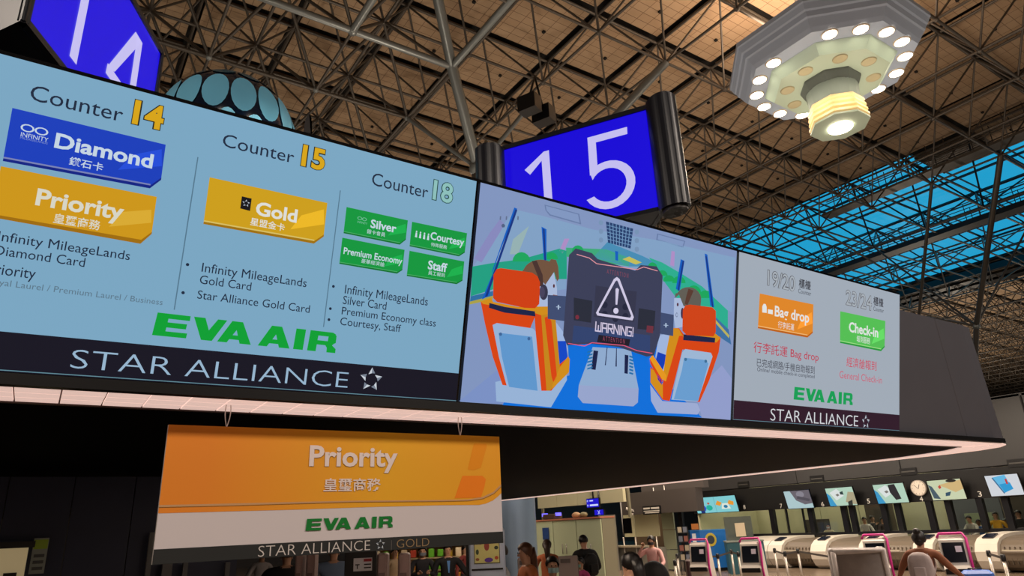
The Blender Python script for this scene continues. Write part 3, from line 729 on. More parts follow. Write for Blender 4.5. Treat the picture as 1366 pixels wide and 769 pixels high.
Q(mb, [(382, 250), (385, 230)]+arc(440, 255, 55, 52, 150, -10)+[(492, 285), (420, 285), (400, 235)], (96, 92, 84), 7, K3)
Q(mb, [(440, 210), (462, 218), (436, 280), (424, 275), (430, 245)], (88, 58, 48), 8, K3)
Q(mb, arc(394, 278, 4, 8, 0, 360, 10), (84, 40, 56), 8, K3); Q(mb, arc(390, 322, 5, 10, 0, 360, 10), (96, 104, 136), 8, K3); Q(mb, arc(390, 322, 3.4, 7.5, 0, 360, 10), SK, 9, K3)
Q(mb, arc(414, 315, 7, 24, 0, 360, 10), (56, 44, 70), 8, K3)
mb.build('pilot_picture', root)
mb = MB()   # right seat
Q(mb, [(278, 620), (330, 690), (480, 700), (492, 730), (480, 748), (310, 740), (282, 690)], (156, 170, 210), 4, K3)
Q(mb, [(365, 378), (400, 378), (420, 405), (555, 405), (578, 418), (570, 480), (530, 600), (488, 695), (475, 693), (540, 490), (415, 470), (360, 690), (330, 685), (278, 610), (278, 545), (300, 560), (330, 620)], OR, 7, K3)
Q(mb, [(365, 378), (398, 380), (414, 410), (400, 412), (344, 606), (330, 590), (345, 480)], YE, 8, K3)
Q(mb, [(414, 408), (555, 402), (577, 420), (560, 440), (420, 425)], YE, 8, K3)
Q(mb, [(286, 492), (345, 580), (342, 606), (325, 596), (273, 510)], (228, 150, 30), 9, K3); Q(mb, [(273, 508), (325, 596), (330, 604), (320, 612), (276, 530)], OR, 10, K3)
Q(mb, [(278, 552), (300, 560), (330, 620), (330, 680), (278, 612)], YE, 9, K3); Q(mb, [(304, 570), (322, 596), (326, 622), (308, 598)], (20, 40, 160), 10, K3)
Q(mb, [(418, 405), (554, 420), (552, 441), (417, 430)], DN, 9, K3)
Q(mb, [(412, 482), (425, 468), (535, 484), (542, 500), (478, 692), (366, 684)], (156, 182, 212), 10, K3)
Q(mb, [(420, 505), (512, 515), (524, 530), (480, 690), (376, 682), (410, 560)], (104, 156, 206), 11, K3)
for x, y in ((426, 512), (512, 520)): Q(mb, arc(x, y, 6, 7, 0, 360, 10), (60, 110, 150), 12, K3)
Q(mb, [(414, 300), (425, 282), (445, 278), (540, 290), (555, 305), (555, 395), (545, 414), (430, 408), (412, 390)], (206, 66, 20), 12, K3)
mb.build('seat_picture', root)
mb = MB()   # warning panel
DK = (58, 62, 88)
Q(mb, [(356, 228), (376, 208), (425, 222), (442, 240), (555, 275), (572, 258), (620, 262), (638, 290), (630, 470), (612, 530), (590, 534), (505, 505), (420, 495), (350, 500), (338, 470)], DK, 13)
for p in ([(292, 348), (352, 352), (350, 428), (292, 420)], [(628, 400), (672, 408), (670, 472), (625, 464)]): Q(mb, p, (62, 76, 112), 12)
for p in ([(322, 378), (326, 378), (326, 392), (322, 392)], [(317, 383), (331, 384), (331, 386), (317, 385)], [(646, 433), (650, 433), (650, 446), (646, 446)], [(641, 438), (655, 439), (655, 441), (641, 440)]): Q(mb, p, (170, 190, 214), 13)
for p in ([(370, 356), (426, 366), (422, 432), (370, 424)], [(566, 388), (616, 396), (612, 456), (562, 450)]): Q(mb, p, (40, 44, 58), 14)
Q(mb, [(436, 320), (560, 338), (552, 430), (430, 414)], (52, 54, 76), 14)
for x, y in ((463, 378), (463, 406), (525, 384), (525, 412), (493, 392), (495, 420)): Q(mb, arc(x, y, 9, 10, 0, 360, 10), (34, 38, 60), 15)
Q(mb, arc(380, 415, 6, 7, 0, 360, 8), (120, 44, 60), 15); Q(mb, [(590, 440), (610, 442), (608, 464), (588, 460)], (110, 48, 62), 15)
Q(mb, [(445, 468), (540, 482), (536, 502), (440, 490)], (30, 26, 40), 14)
Q(mb, [(370, 440), (600, 470), (600, 520), (500, 500), (420, 490), (365, 492)], (48, 66, 110), 13.5)
RD = (226, 150, 160)
def line(mb, pts, wd, col, lay, cr=K):
    for a, b in zip(pts[:-1], pts[1:]):
        d = math.hypot(b[0]-a[0], b[1]-a[1]); nx, ny = -(b[1]-a[1])/d*wd/2, (b[0]-a[0])/d*wd/2
        F.poly(mb, [cr(a[0]+nx, a[1]+ny), cr(b[0]+nx, b[1]+ny), cr(b[0]-nx, b[1]-ny), cr(a[0]-nx, a[1]-ny)], col, lay)
line(mb, [(378, 226), (416, 237), (438, 254), (560, 272), (580, 264), (622, 276)], 2.4, RD, 16)
line(mb, [(352, 494), (402, 502), (424, 492), (520, 500), (560, 516), (606, 524)], 2.4, (226, 90, 120), 16)
TRI = [(499, 294), (507, 300), (550, 415), (546, 425), (440, 410), (436, 402), (490, 300)]
TRIi = [(499, 304), (502, 308), (542, 411), (539, 417), (445, 403), (444, 399), (494, 308)]
for k in range(7): k2 = (k+1) % 7; Q(mb, [TRI[k], TRI[k2], TRIi[k2], TRIi[k]], (206, 200, 226), 17)
Q(mb, [(495, 330), (500, 327), (505, 332), (500, 378), (495, 377)], (206, 200, 226), 17); Q(mb, arc(496, 396, 8, 9, 0, 360, 12), (210, 205, 230), 17)
tx = Multi()

GL = {'W': (1.0, [[(0, 1), (0, 0), (1, 0), (1, 1)], [(.5, 0), (.5, .62)]]), 'A': (.85, [[(0, 0), (0, 1), (1, 1), (1, 0)], [(0, .45), (1, .45)]]), 'R': (.85, [[(0, 0), (0, 1), (1, 1), (1, .5), (0, .5)], [(.45, .5), (1, 0)]]),
      'N': (.85, [[(0, 0), (0, 1), (1, 0), (1, 1)]]), 'I': (.1, [[(.5, 0), (.5, 1)]]), 'G': (.85, [[(1, 1), (0, 1), (0, 0), (1, 0), (1, .5), (.5, .5)]]), '!': (.1, [[(.5, .32), (.5, 1)], [(.5, 0), (.5, .14)]])}
u0_, v0_ = F.uv(*K(434, 456)); u1_ = F.uv(*K(547, 472))[0]; v1_ = F.uv(*K(436, 430))[1]
tot_ = sum(GL[ch_][0]+.28 for ch_ in 'WARNING!')-.28; xx_ = 0; wk = MB(); st = .0052
for ch_ in 'WARNING!':
    wd_, Ls = GL[ch_]
    for L_ in Ls:
        for (ax, ay), (bx_, by) in zip(L_[:-1], L_[1:]):
            a2 = Vector((u0_+(u1_-u0_)*(xx_+ax*wd_)/tot_, v0_+(v1_-v0_)*ay)); b2 = Vector((u0_+(u1_-u0_)*(xx_+bx_*wd_)/tot_, v0_+(v1_-v0_)*by))
            dd_ = (b2-a2).normalized(); nn_ = Vector((-dd_.y, dd_.x))*st; a2 -= dd_*st; b2 += dd_*st
            F.poly(wk, [tuple(a2+nn_), tuple(b2+nn_), tuple(b2-nn_), tuple(a2-nn_)], (206, 196, 220), 18, px=False)
    xx_ += wd_+.28
wk.build('warning_word', root)
T3(F, tx, 'A T T E N T I O N', (468, 284), (533, 296), (470, 270), K, (134, 70, 90), 18)
T3(F, tx, 'A T T E N T I O N', (456, 486), (522, 496), (458, 472), K, (150, 70, 96), 18)
mb.build('warning_panel_picture', root); tx.build('lettering', root)

# ================================================================== HANGING PRIORITY SIGN
root = empty('hanging_sign', (.55+1.08, 4.2, 1.9), label='yellow and white Priority sign hanging by wire loops below the lit strip', cat='sign')
F = Face(root, Matrix.Translation(root.location)); F.mt = lambda c, k=1: paint(c)
MB().box((0, .016, .359), (2.16, .024, .718), mat('sign_board', (200, 196, 190), .5)).build('board', root)
N1 = crop(200, 560, 4.808); N2 = crop(400, 580, 4.271)
mb = MB()
F.poly(mb, [(-1.08, 0), (1.08, 0), (1.08, .718), (-1.08, .718)], (206, 198, 200), 1, px=False)
yl = [(-1.08, .718), (1.08, .718)] + [F.uv(*N2(*p)) for p in [(1146, 335), (1130, 352), (1100, 376), (1060, 394), (1020, 402), (800, 404), (400, 414), (0, 428)]] + [F.uv(*N1(40, 603))]
yl[2] = (1.08, yl[2][1]); yl[-1] = (-1.08, yl[-1][1])
gm = D.materials.new('print_yellow_gradient'); gm.use_nodes = True; nt = gm.node_tree; b_ = nt.nodes['Principled BSDF']; b_.inputs['Roughness'].default_value = .55
tc = nt.nodes.new('ShaderNodeTexCoord'); sx = nt.nodes.new('ShaderNodeSeparateXYZ'); mr = nt.nodes.new('ShaderNodeMapRange'); cr_ = nt.nodes.new('ShaderNodeValToRGB')
mr.inputs['From Min'].default_value = -1.08; mr.inputs['From Max'].default_value = 1.08; nt.links.new(tc.outputs['Object'], sx.inputs[0]); nt.links.new(sx.outputs['X'], mr.inputs[0]); nt.links.new(mr.outputs[0], cr_.inputs[0]); nt.links.new(cr_.outputs[0], b_.inputs['Base Color'])
cr_.color_ramp.elements[0].color = (*lin((226, 132, 22)), 1); cr_.color_ramp.elements[0].position = .1; cr_.color_ramp.elements[1].color = (*lin((230, 156, 12)), 1); e_ = cr_.color_ramp.elements.new(.6); e_.color = (*lin((228, 166, 10)), 1)
mb.build('print_ground', root); mb = MB()
F.mt = lambda c, k=1: gm
F.poly(mb, yl, (0, 0, 0), 2, px=False); mb.build('print_yellow_field', root); F.mt = lambda c, k=1: paint(c)
mb = MB()
def band(pt, pb, col, lay):
    F.poly(mb, [(max(-1.08, min(1.08, F.uv(*p)[0])), F.uv(*p)[1]) for p in pt+pb[::-1]], col, lay, px=False)
up = [N1(50, 550), N1(500, 540), N1(900, 530), N2(300, 378), N2(800, 374), N2(960, 370), N2(1040, 356), N2(1100, 328), N2(1146, 284)]
dn = [N1(48, 566), N1(500, 556), N1(900, 544), N2(300, 388), N2(800, 384), N2(965, 380), N2(1045, 368), N2(1105, 340), N2(1146, 300)]
band(up, dn, (196, 152, 106), 3)
band([N1(48, 563), N1(500, 553), N1(900, 541), N2(300, 385), N2(800, 381), N2(965, 377), N2(1043, 365), N2(1103, 337), N2(1146, 296)], dn, (150, 106, 50), 4)
F.poly(mb, [N2(925, 236), N2(1040, 236), N2(1058, 256), N2(1050, 300), N2(1030, 360), N2(880, 364)], (236, 128, 16), 3)
F.poly(mb, [N2(990, 52), N2(1060, 54), N2(1064, 68), N2(1030, 190), N2(990, 205), N2(955, 200)], (228, 142, 14), 3)
F.poly(mb, [(-1.08, 0), (1.08, 0), (1.08, .074), (-1.08, .074)], (38, 40, 40), 3, px=False); mb.build('sign_decoration', root)
tx = Multi(); PW = (226, 212, 208)
T3(F, tx, 'Priority', (50, 222), (556, 224), (58, 64), N2, (150, 108, 30), 4, bold=.026)
T3(F, tx, 'Priority', (48, 220), (554, 222), (56, 62), N2, PW, 6, bold=.026)
T3(F, tx, '皇璽商務', (132, 327), (458, 325), (134, 250), N2, PW, 6, bold=.012)
T3(F, tx, 'STAR ALLIANCE', (754, 150), (1360, 118), (757, 82), crop(200, 715, 5.254), (196, 190, 186), 6) if 0 else None
u0, v0 = F.uv(343.5, 743.5); u1 = F.uv(493, 735)[0]; v1 = F.uv(344.5, 729)[1]
F.text(tx, 'STAR ALLIANCE', (u0, v0), (u1, v1), (200, 194, 190), 6, -.014, px=False)
u0, v0 = F.uv(528.5, 731.5); u1 = F.uv(572, 730)[0]; v1 = F.uv(529, 720.5)[1]
F.text(tx, 'GOLD', (u0, v0), (u1, v1), (140, 116, 84), 6, -.014, px=False)
u, v = F.uv(521.5, 728); F.poly(tx, [(u-.001, v-.03), (u+.001, v-.03), (u+.001, v+.03), (u-.001, v+.03)], (120, 116, 110), 6, px=False)
ti = MB(); u, v = F.uv(507, 727); star(F, ti, u, v, .031, 6); ti.build('star_emblem', root); tx.build('lettering', root)
lo = MB(); (u0, v0), (u1, _), (_, v1) = F.uv(*N2(30, 550)), F.uv(*N2(526, 530)), F.uv(*N2(36, 482))
eva(F, lo, u0, v0, u1, v1, (10, 118, 44)); lo.build('airline_logo', root)
for px in (303, 615):
    u, v = F.uv(px, 570)
    lp = MB(); n = 14
    lp.tube([(u+.015*math.sin(math.pi*k/n)*(1 if k <= n else -1), .014, .715+.185*k/n) for k in range(n+1)]+[(u-.015*math.sin(math.pi*k/n), .014, .715+.185*k/n) for k in range(n, -1, -1)], .003, mat('wire_white', (226, 218, 214), .4), 5)
    lp.build('wire_loop', root)

# ================================================================== BLUE NUMBER PYLONS
BLUE = (24, 8, 214)
def pylon(corner, ang, digits, label, width=1.94, h=1.30, lit=3, posts=3):
    """triangular pylon; corner = where the face meets its far (right) or near edge; ang = bearing of the reading direction"""
    d = Vector((math.sin(ang), math.cos(ang), 0)); n = Vector((d.y, -d.x, 0))
    root = empty('number_pylon', corner, (0, 0, math.atan2(d.y, d.x)), label, 'sign', 'triangular number pylons above the canopy')
    F = Face(root, Matrix.Translation(root.location) @ Matrix.Rotation(math.atan2(d.y, d.x), 4, 'Z'))
    w = width
    blk = mat('pylon_black', (14, 18, 28), .35)
    tri = [(0, 0), (w, 0), (w/2, w*.866)]
    mb = MB(); mb.prism([(x, y+.03) for x, y in tri], -.04, h+.02, blk); mb.build('body', root)
    for k in range(3):
        a, b = Vector(tri[k]), Vector(tri[(k+1) % 3]); e = (b-a).normalized(); nn = Vector((e.y, -e.x))
        mb = MB()
        def slab(p, q, o0, o1, z0, z1, m): mb.prism([tuple(p+nn*o0), tuple(p+nn*o1), tuple(q+nn*o1), tuple(q+nn*o0)][::-1], z0, z1, m)
        slab(a-e*.02, b+e*.02, -.02, .03, h-.03, h+.03, blk); slab(a-e*.02, b+e*.02, -.02, .03, -.05, .0, blk)
        slab(a-e*.03, a+e*.02, -.02, .03, -.04, h, blk); slab(b-e*.02, b+e*.03, -.02, .03, -.04, h, blk)
        mb.build('face_frame', root)
        if k >= lit:
            mb = MB(); slab(a, b, 0, .025, 0, h-.03, blk); mb.build('blank_face', root); continue
        # blue lit face
        mb = MB(); q = glow(BLUE)
        p0, p1 = a+e*.015, b-e*.015
        mb.add([(*(p0+nn*.012), 0.0), (*(p1+nn*.012), 0.0), (*(p1+nn*.012), h-.03), (*(p0+nn*.012), h-.03)], [(0, 1, 2, 3)], q)
        mb.build('lit_face', root)
        # rounded black corner post outside each corner
        if k >= posts: continue
        out = (Vector(tri[k])-Vector((w/2, w*.2887))).normalized()
        mb = MB(); cc = Vector(tri[k])+out*.16; t = Vector((-out.y, out.x)); P = []
        for i in range(48):
            an = 2*math.pi*i/48; P.append(tuple(cc+out*(.19*math.cos(an))+t*(.15*math.sin(an))))
        mb.prism(P, -.10, h-.01, blk); mb.prism([tuple(cc+(Vector(p)-cc)*.8) for p in P], h-.01, h+.03, blk); mb.prism([tuple(cc+(Vector(p)-cc)*.8) for p in P], -.14, -.10, mat('post_foot', (40, 38, 36), .5))
        mb.build('corner_post', root)
    mb = MB(); mb.tube([(w/2, w*.29, -1.22), (w/2, w*.29, 0)], .16, blk, 16); mb.build('mast', root)
    mb = MB(); wc = (196, 190, 240)
    for P in digits: F.poly(mb, [(x, y) for x, y in P], wc, 14, px=False)
    mb.build('numeral', root)
    return root
def ribbon(out_, in_): return [[out_[k], out_[k+1], in_[k+1], in_[k]] for k in range(len(out_)-1)]
one = lambda x: [[(x, .12), (x+.105, .12), (x+.105, 1.09), (x+.035, 1.09), (x, 1.0)], [(x-.235, .905), (x-.165, .82), (x+.01, .98), (x+.035, 1.09)]]
# five: measured on the face, x from the left corner
def arc5(cx, cy, rx, ry, a0, a1, n=22): return [(cx+rx*math.cos(math.radians(a0+(a1-a0)*i/n)), cy+ry*math.sin(math.radians(a0+(a1-a0)*i/n))) for i in range(n+1)]
W_ = 1.94
five = [[(W_-.792, 1.0), (W_-.70, 1.02), (W_-.30, 1.02), (W_-.294, 1.115), (W_-.79, 1.115)], [(W_-.79, 1.05), (W_-.69, 1.05), (W_-.70, .64), (W_-.802, .60)]]
five += ribbon(arc5(W_-.583, .425, .315, .31, 134, -155), arc5(W_-.588, .425, .215, .215, 150, -150))
# back-project the faces: 15 face right corner (5.352, 4.738), bearing -31.5; 14 face corner
a15 = math.radians(180-31.5); d15 = Vector((math.sin(a15), math.cos(a15), 0))
c15 = Vector((5.352, 4.738, 5.3))-d15*W_
pylon(c15, a15, one(W_-1.40)+five, 'blue number 15 on a black-framed triangular pylon above the cockpit display')
a14 = math.radians(27); d14 = Vector((math.sin(a14), math.cos(a14), 0))
c14 = Vector((-.301, 5.184, 5.3))-d14*.50
o14 = .50
four = [[(o14+.985, .08), (o14+1.10, .08), (o14+1.075, 1.08), (o14+.96, 1.08)], [(o14+.92, 1.08), (o14+1.06, 1.08), (o14+.685, .47), (o14+.555, .42)], [(o14+.55, .36), (o14+1.2, .36), (o14+1.2, .46), (o14+.555, .46)]]
pylon(c14, a14, one(o14+.03)+four, 'blue number 14 on a triangular pylon cut off at the top left corner', width=1.99, lit=1, posts=0)

# ================================================================== MIRRORED DOME LANTERN
ctr_d = at(303, 184, t=11.0); R0 = 1.04
dome = empty('globe_lantern', ctr_d, label='dark blue globe ringed with pale oval discs, rising behind the left display', cat='lantern')
navy = mat('dome_navy', (10, 26, 48), .15, coat=.4); oval = mat('dome_disc', (120, 205, 245), .3, noise=.05, scale=2); teal = mat('dome_cap', (20, 92, 116), .2)
mb = MB(); mb.ball((0, 0, 0), R0, navy, 40, 24); mb.build('globe', dome)
for row, (el, ae, aa, n, ph) in enumerate(((14, 19.5, 10.2, 16, 0), (-22, 17, 9.8, 16, .5), (50, 12, 9.5, 12, .3))):
    for k in range(n):
        az = 2*math.pi*(k+ph)/n; e0 = math.radians(el)
        c0 = Vector((math.cos(e0)*math.cos(az), math.cos(e0)*math.sin(az), math.sin(e0)))
        tx_ = Vector((-math.sin(az), math.cos(az), 0)); ty_ = c0.cross(tx_)*-1
        P = [c0*R0*1.02]
        for q in range(20):
            t = 2*math.pi*q/20; v = c0+tx_*math.tan(math.radians(aa))*math.cos(t)*(1-.10*math.sin(t))+ty_*math.tan(math.radians(ae))*math.sin(t)*-1
            P.append(v.normalized()*R0*1.012)
        m = MB(); m.add(P, [(0, 1+q, 1+(q+1) % 20) for q in range(20)], oval if row < 2 else teal, True); m.build('disc', dome)
mb = MB(); mb.tube([(0, 0, -R0), (0, 0, -1.9)], .12, navy, 16); mb.build('stem', dome)
# pointed dark sail of the next lantern
root = empty('lantern_fin', at(410, 190, t=12), label='dark pointed fin rising just right of the oval-disc globe', cat='lantern')
mb = MB(); mb.add([(-.16, 0, -.8), (.16, 0, -.8), (.05, 0, .5), (0, 0, .62), (-.06, 0, .45), (0, .22, -.8)], [(0, 1, 2, 3, 4), (1, 5, 3, 2), (5, 0, 4, 3), (0, 5, 1)], mat('fin_dark', (34, 32, 34), .5)); mb.build('fin', root)

# ================================================================== PENDANT LAMP (polygonal chandelier)
ZL = 13.0
cc = Vector((1.451*ZL, .714*ZL, ZL+CAM_H)); s0 = ZL
ch = empty('chandelier', cc, label='large eight-sided pendant lamp with a ring of bright lamps and a louvred drum', cat='lamp')
rr = .16615*s0
shell = mat('chandelier_shell', (168, 182, 206), .5); mint = mat('chandelier_mint', (206, 232, 218), .5); mint2 = mat('chandelier_plate', (176, 194, 178), .5); gold = mat('louvre_gold', (236, 206, 150), .4, emit=(250, 214, 150), estr=.3)
NS = 8; rot = math.radians(22.5)
def rg(k): return k*s0
mb = MB(); mb.lathe([(rg(.149), 0), (rg(.193), 0), (rg(.200), .12), (rg(.208), .30), (rg(.210), .34), (rg(.214), .38), (rg(.218), .52), (rg(.222), .56), (rg(.228), .72), (rg(.231), .76), (rg(.231), .90), (rg(.1), 1.15), (.1, 1.2)], shell, NS, rot=rot, smooth=False); mb.build('outer_ring', ch)
mb = MB(); mb.lathe([(rg(.151), .02), (rg(.151), -.01), (rg(.1305), -.30)], mint, NS, rot=rot, smooth=False); mb.build('inner_ring', ch)
mb = MB(); mb.lathe([(rg(.1305), -.30), (.1, -.30)], mint2, NS, rot=rot, smooth=False); mb.build('lamp_plate', ch)
drumm = mat('drum_grey', (150, 164, 160), .5)
mb = MB(); mb.lathe([(rg(.0685), -.30), (rg(.0685), -.36), (rg(.0600), -.62)], mat('drum_collar', (104, 112, 110), .5), NS, rot=rot, smooth=False); mb.build('drum_collar', ch)
mb = MB(); mb.lathe([(rg(.0590), -.60), (rg(.055), -1.15)], drumm, NS*2, rot=rot, smooth=False); mb.build('drum', ch)
for k in range(4):
    z = -1.12-k*.17; q_ = .0625+.0012*k
    mb = MB(); mb.lathe([(rg(.054), z), (rg(q_), z-.03), (rg(q_+.001), z-.11), (rg(.056), z-.15), (rg(.054), z)], gold, NS, rot=rot, smooth=False); mb.build('louvre', ch)
mb = MB(); mb.lathe([(rg(.052), -1.12), (rg(.052), -1.80), (rg(.0655), -1.80), (rg(.066), -1.86), (.05, -1.9)], mint2, NS, rot=rot, smooth=False); mb.build('drum_bottom', ch)
hot = mat('lamp_lens_lit', (255, 240, 220), .4, emit=(255, 236, 205), estr=14)
dim = mat('lamp_lens_dim', (178, 170, 138), .5)
rimw = mat('lamp_rim', (216, 200, 184), .4)
for k in range(16):
    an = math.radians(10+22.3*k+1.5) if 0 else math.radians(-146.3+22.4*k)
    if k == 15: continue
    x, y = rr*math.cos(an), rr*math.sin(an)
    mb = MB(); mb.lathe([(.24, 0), (.23, -.03), (.20, -.035)], rimw, 20, (x, y, 0)); ho = mb.build('ring_lamp', ch)
    mb = MB(); mb.lathe([(.205, -.03), (.1, -.045), (.001, -.05)], hot, 20, (x, y, 0)); mb.build('lens', ho)
for k in range(8):
    an = rot+math.radians(22.5+45*k); x, y = rg(.098)*math.cos(an), rg(.098)*math.sin(an)
    mb = MB(); mb.lathe([(.22, -.30), (.21, -.33), (.17, -.32), (.001, -.315)], dim, 18, (x, y, 0)); mb.build('unlit_lamp', ch)
mb = MB(); mb.lathe([(.36, -1.88), (.35, -1.93), (.001, -1.95)], hot, 24); mb.build('bottom_lamp', ch)
mb = MB(); mb.tube([(0, 0, 1.3), (0, 0, H-ZL-.1)], .09, mat('lamp_stem', (84, 82, 80), .4, .5), 10); mb.build('stem', ch)
l = D.lights.new('chandelier_light', 'AREA'); l.shape = 'DISK'; l.size = .6; l.energy = 500; l.color = WARM
lo_ = D.objects.new('chandelier_light', l); COL.objects.link(lo_); lo_.location = cc+Vector((0, 0, -2.0))
for k in range(8):  # point lights added beside the louvres to brighten plate and drum
    an = math.radians(45*k); lp = D.lights.new('added_louvre_fill', 'POINT'); lp.energy = 13; lp.color = (1, .84, .64); lp.shadow_soft_size = .12
    lo3 = D.objects.new('added_louvre_fill', lp); COL.objects.link(lo3); lo3.location = cc+Vector((1.15*math.cos(an), 1.15*math.sin(an), -1.45))
l2 = D.lights.new('chandelier_uplight', 'AREA'); l2.shape = 'DISK'; l2.size = 4.6; l2.energy = 700; l2.color = (1, .74, .52)
lo2 = D.objects.new('chandelier_uplight', l2); COL.objects.link(lo2); lo2.location = cc+Vector((0, 0, 1.4)); lo2.rotation_euler = (math.pi, 0, 0)

# ================================================================== FAR ISLAND: wall, displays, windows, bag-drop desks
XW = 27.0; lg0 = mat('office_green', (150, 160, 130), .5)
cream = mat('cream_panel', (196, 192, 158), .5, noise=.05, scale=1); creamd = mat('cream_panel_edge', (120, 116, 96), .6)
dkgrey = mat('bulkhead_grey', (40, 39, 40), .6, noise=.12, scale=.8); blackm = mat('mullion_black', (14, 15, 20), .3)
isl = empty('service_island', (XW+2, 16, 0), label='dark grey bulkhead wall with glazed service windows behind the bag-drop desks', cat='building front')
io = isl.location
def ib(mb, name, **k):
    mb.v = [tuple(Vector(v)-io) for v in mb.v]; return mb.build(name, isl, **k)
for y0, y1 in ((3, 9.5), (9.52, 14.0), (14.02, 18.5), (18.52, 24.5)): ib(MB().box((XW+.15, (y0+y1)/2, 4.35), (.3, y1-y0, 2.3), dkgrey, bev=.03), 'bulkhead_panel')
ib(MB().box((XW+2.5, 13.7, 5.45), (5, 21.5, .1), dkgrey), 'roof_slab')
for k in range(5): ib(MB().box((XW+2.4, 3.1+k*5.3, 1.6), (4.6, .1, 3.1), cream), 'partition') if k in (0, 4) else None
ib(MB().box((XW+.15, 13.7, 2.69), (.3, 21.5, .98), mat('fascia_black', (11, 11, 13), .4)), 'fascia_band')
ib(MB().box((XW+.2, 13.7, 1.16), (.3, 21.5, .12), blackm), 'sill')
for px in (1358, 1212, 1090, 992):
    p = at(px, 618+(1358-px)*.079, x=XW); ib(MB().box((XW-.01, p.y, p.z), (.04, .62, .26), black).box((XW-.035, p.y, p.z), (.02, .5, .05), mat('vent_grey', (60, 58, 56), .5)), 'vent')
ib(MB().box((XW+2.6, 13.7, .01), (5, 21.5, .06), mat('office_floor', (92, 84, 74), .5)), 'office_floor')
for k in range(11): ib(MB().box((XW+4.5, 4+k*1.95, 2.7), (.12, 1.92, 5.3), cream if k > 5 else mat('office_brown', (112, 100, 84), .6) if k in (3, 4) else mat('office_grey', (96, 98, 104), .6)), 'office_panel')
for k, y in enumerate((9.3, 11.6, 13.2, 17.2, 20.3)): ib(MB().box((XW+3.6, y, 1.25), (.5, 1.0, 2.5 if k in (1, 3) else .9), mat('office_cabinet', (70, 62, 54), .6) if k != 2 else lg0), 'office_cabinet')
for px in (1347, 1312, 1269, 1243, 1200, 1181, 1138, 1127, 1082, 1030):
    y = at(px, 695, x=XW).y; ib(MB().box((XW+.1, y, 1.70), (.2, .20, 1.05), blackm), 'mullion')
for px in (1049, 1071): y = at(px, 695, x=XW).y; ib(MB().box((XW+.1, y, 1.70), (.06, .07, 1.05), blackm), 'mullion')
glass = D.materials.new('office_glass'); glass.use_nodes = True; nt = glass.node_tree; nt.nodes.remove(nt.nodes['Principled BSDF'])
tr = nt.nodes.new('ShaderNodeBsdfTransparent'); tr.inputs[0].default_value = (.93, .96, .93, 1); gs = nt.nodes.new('ShaderNodeBsdfGlossy'); gs.inputs['Roughness'].default_value = .05
mx = nt.nodes.new('ShaderNodeMixShader'); mx.inputs[0].default_value = .06; out = [n for n in nt.nodes if n.type == 'OUTPUT_MATERIAL'][0]
nt.links.new(tr.outputs[0], mx.inputs[1]); nt.links.new(gs.outputs[0], mx.inputs[2]); nt.links.new(mx.outputs[0], out.inputs[0])
ys = sorted(at(px, 695, x=XW).y for px in (1347, 1312, 1269, 1243, 1200, 1181, 1138, 1127, 1082, 1030)); ys = [3.1]+ys+[24.4]
for a, b in zip(ys[:-1], ys[1:]): ib(MB().box((XW+.12, (a+b)/2, 1.7), (.01, b-a-.2, .98), glass), 'glass_pane')
RZ90 = Matrix.Rotation(-math.pi/2, 4, 'Z')
def wallface(root): return Face(root, Matrix.Translation(root.location) @ RZ90)
root = empty('gate_number', (XW-.02, 16, 2.3), (0, 0, -math.pi/2), 'small white numerals 8 to 3 spaced along the black fascia', 'sign')
F = wallface(root); mb = Multi(); F.mt = lambda c, k=1: mat('numeral_white', (200, 196, 190), .5)
for n, px, py in (('8', 993, 677), ('7', 1042, 675.5), ('6', 1097.5, 673), ('5', 1158.5, 669), ('4', 1229, 666), ('3', 1307, 659.5)):
    u, v = F.uv(px, py); F.text(mb, n, (u-.06, v-.09), (u+.06, v+.09), (200, 196, 190), 3, px=False)
mb.build('numeral', root)
# clock
p = at(1225.5, 651.5, x=XW-.05); ck = empty('wall_clock', p, (0, 0, -math.pi/2), 'round white wall clock on the black fascia between two displays', 'clock')
def disc(mb, r, y0, y1, m, n=28): mb.extr([(r*math.cos(2*math.pi*k/n), r*math.sin(2*math.pi*k/n)) for k in range(n)], y0, y1, m)
mb = MB(); disc(mb, .28, -.03, .05, mat('clock_rim', (150, 140, 130), .4)); mb.build('case', ck)
mb = MB(); disc(mb, .25, -.036, -.028, mat('clock_face', (206, 196, 184), .5)); mb.build('dial', ck)
mb = MB()
for k in range(12): a = k*math.pi/6; mb.box((.21*math.sin(a), -.038, .21*math.cos(a)), (.02, .004, .02), black)
mb.build('hour_mark', ck)
mb = MB(); mb.extr([(-.008, -.03), (.008, -.03), (.07, .12), (.055, .125)], -.044, -.04, black); mb.build('hour_hand', ck)
mb = MB(); mb.extr([(-.006, -.03), (.006, -.03), (-.13, .13), (-.142, .12)], -.05, -.046, black); mb.build('minute_hand', ck)
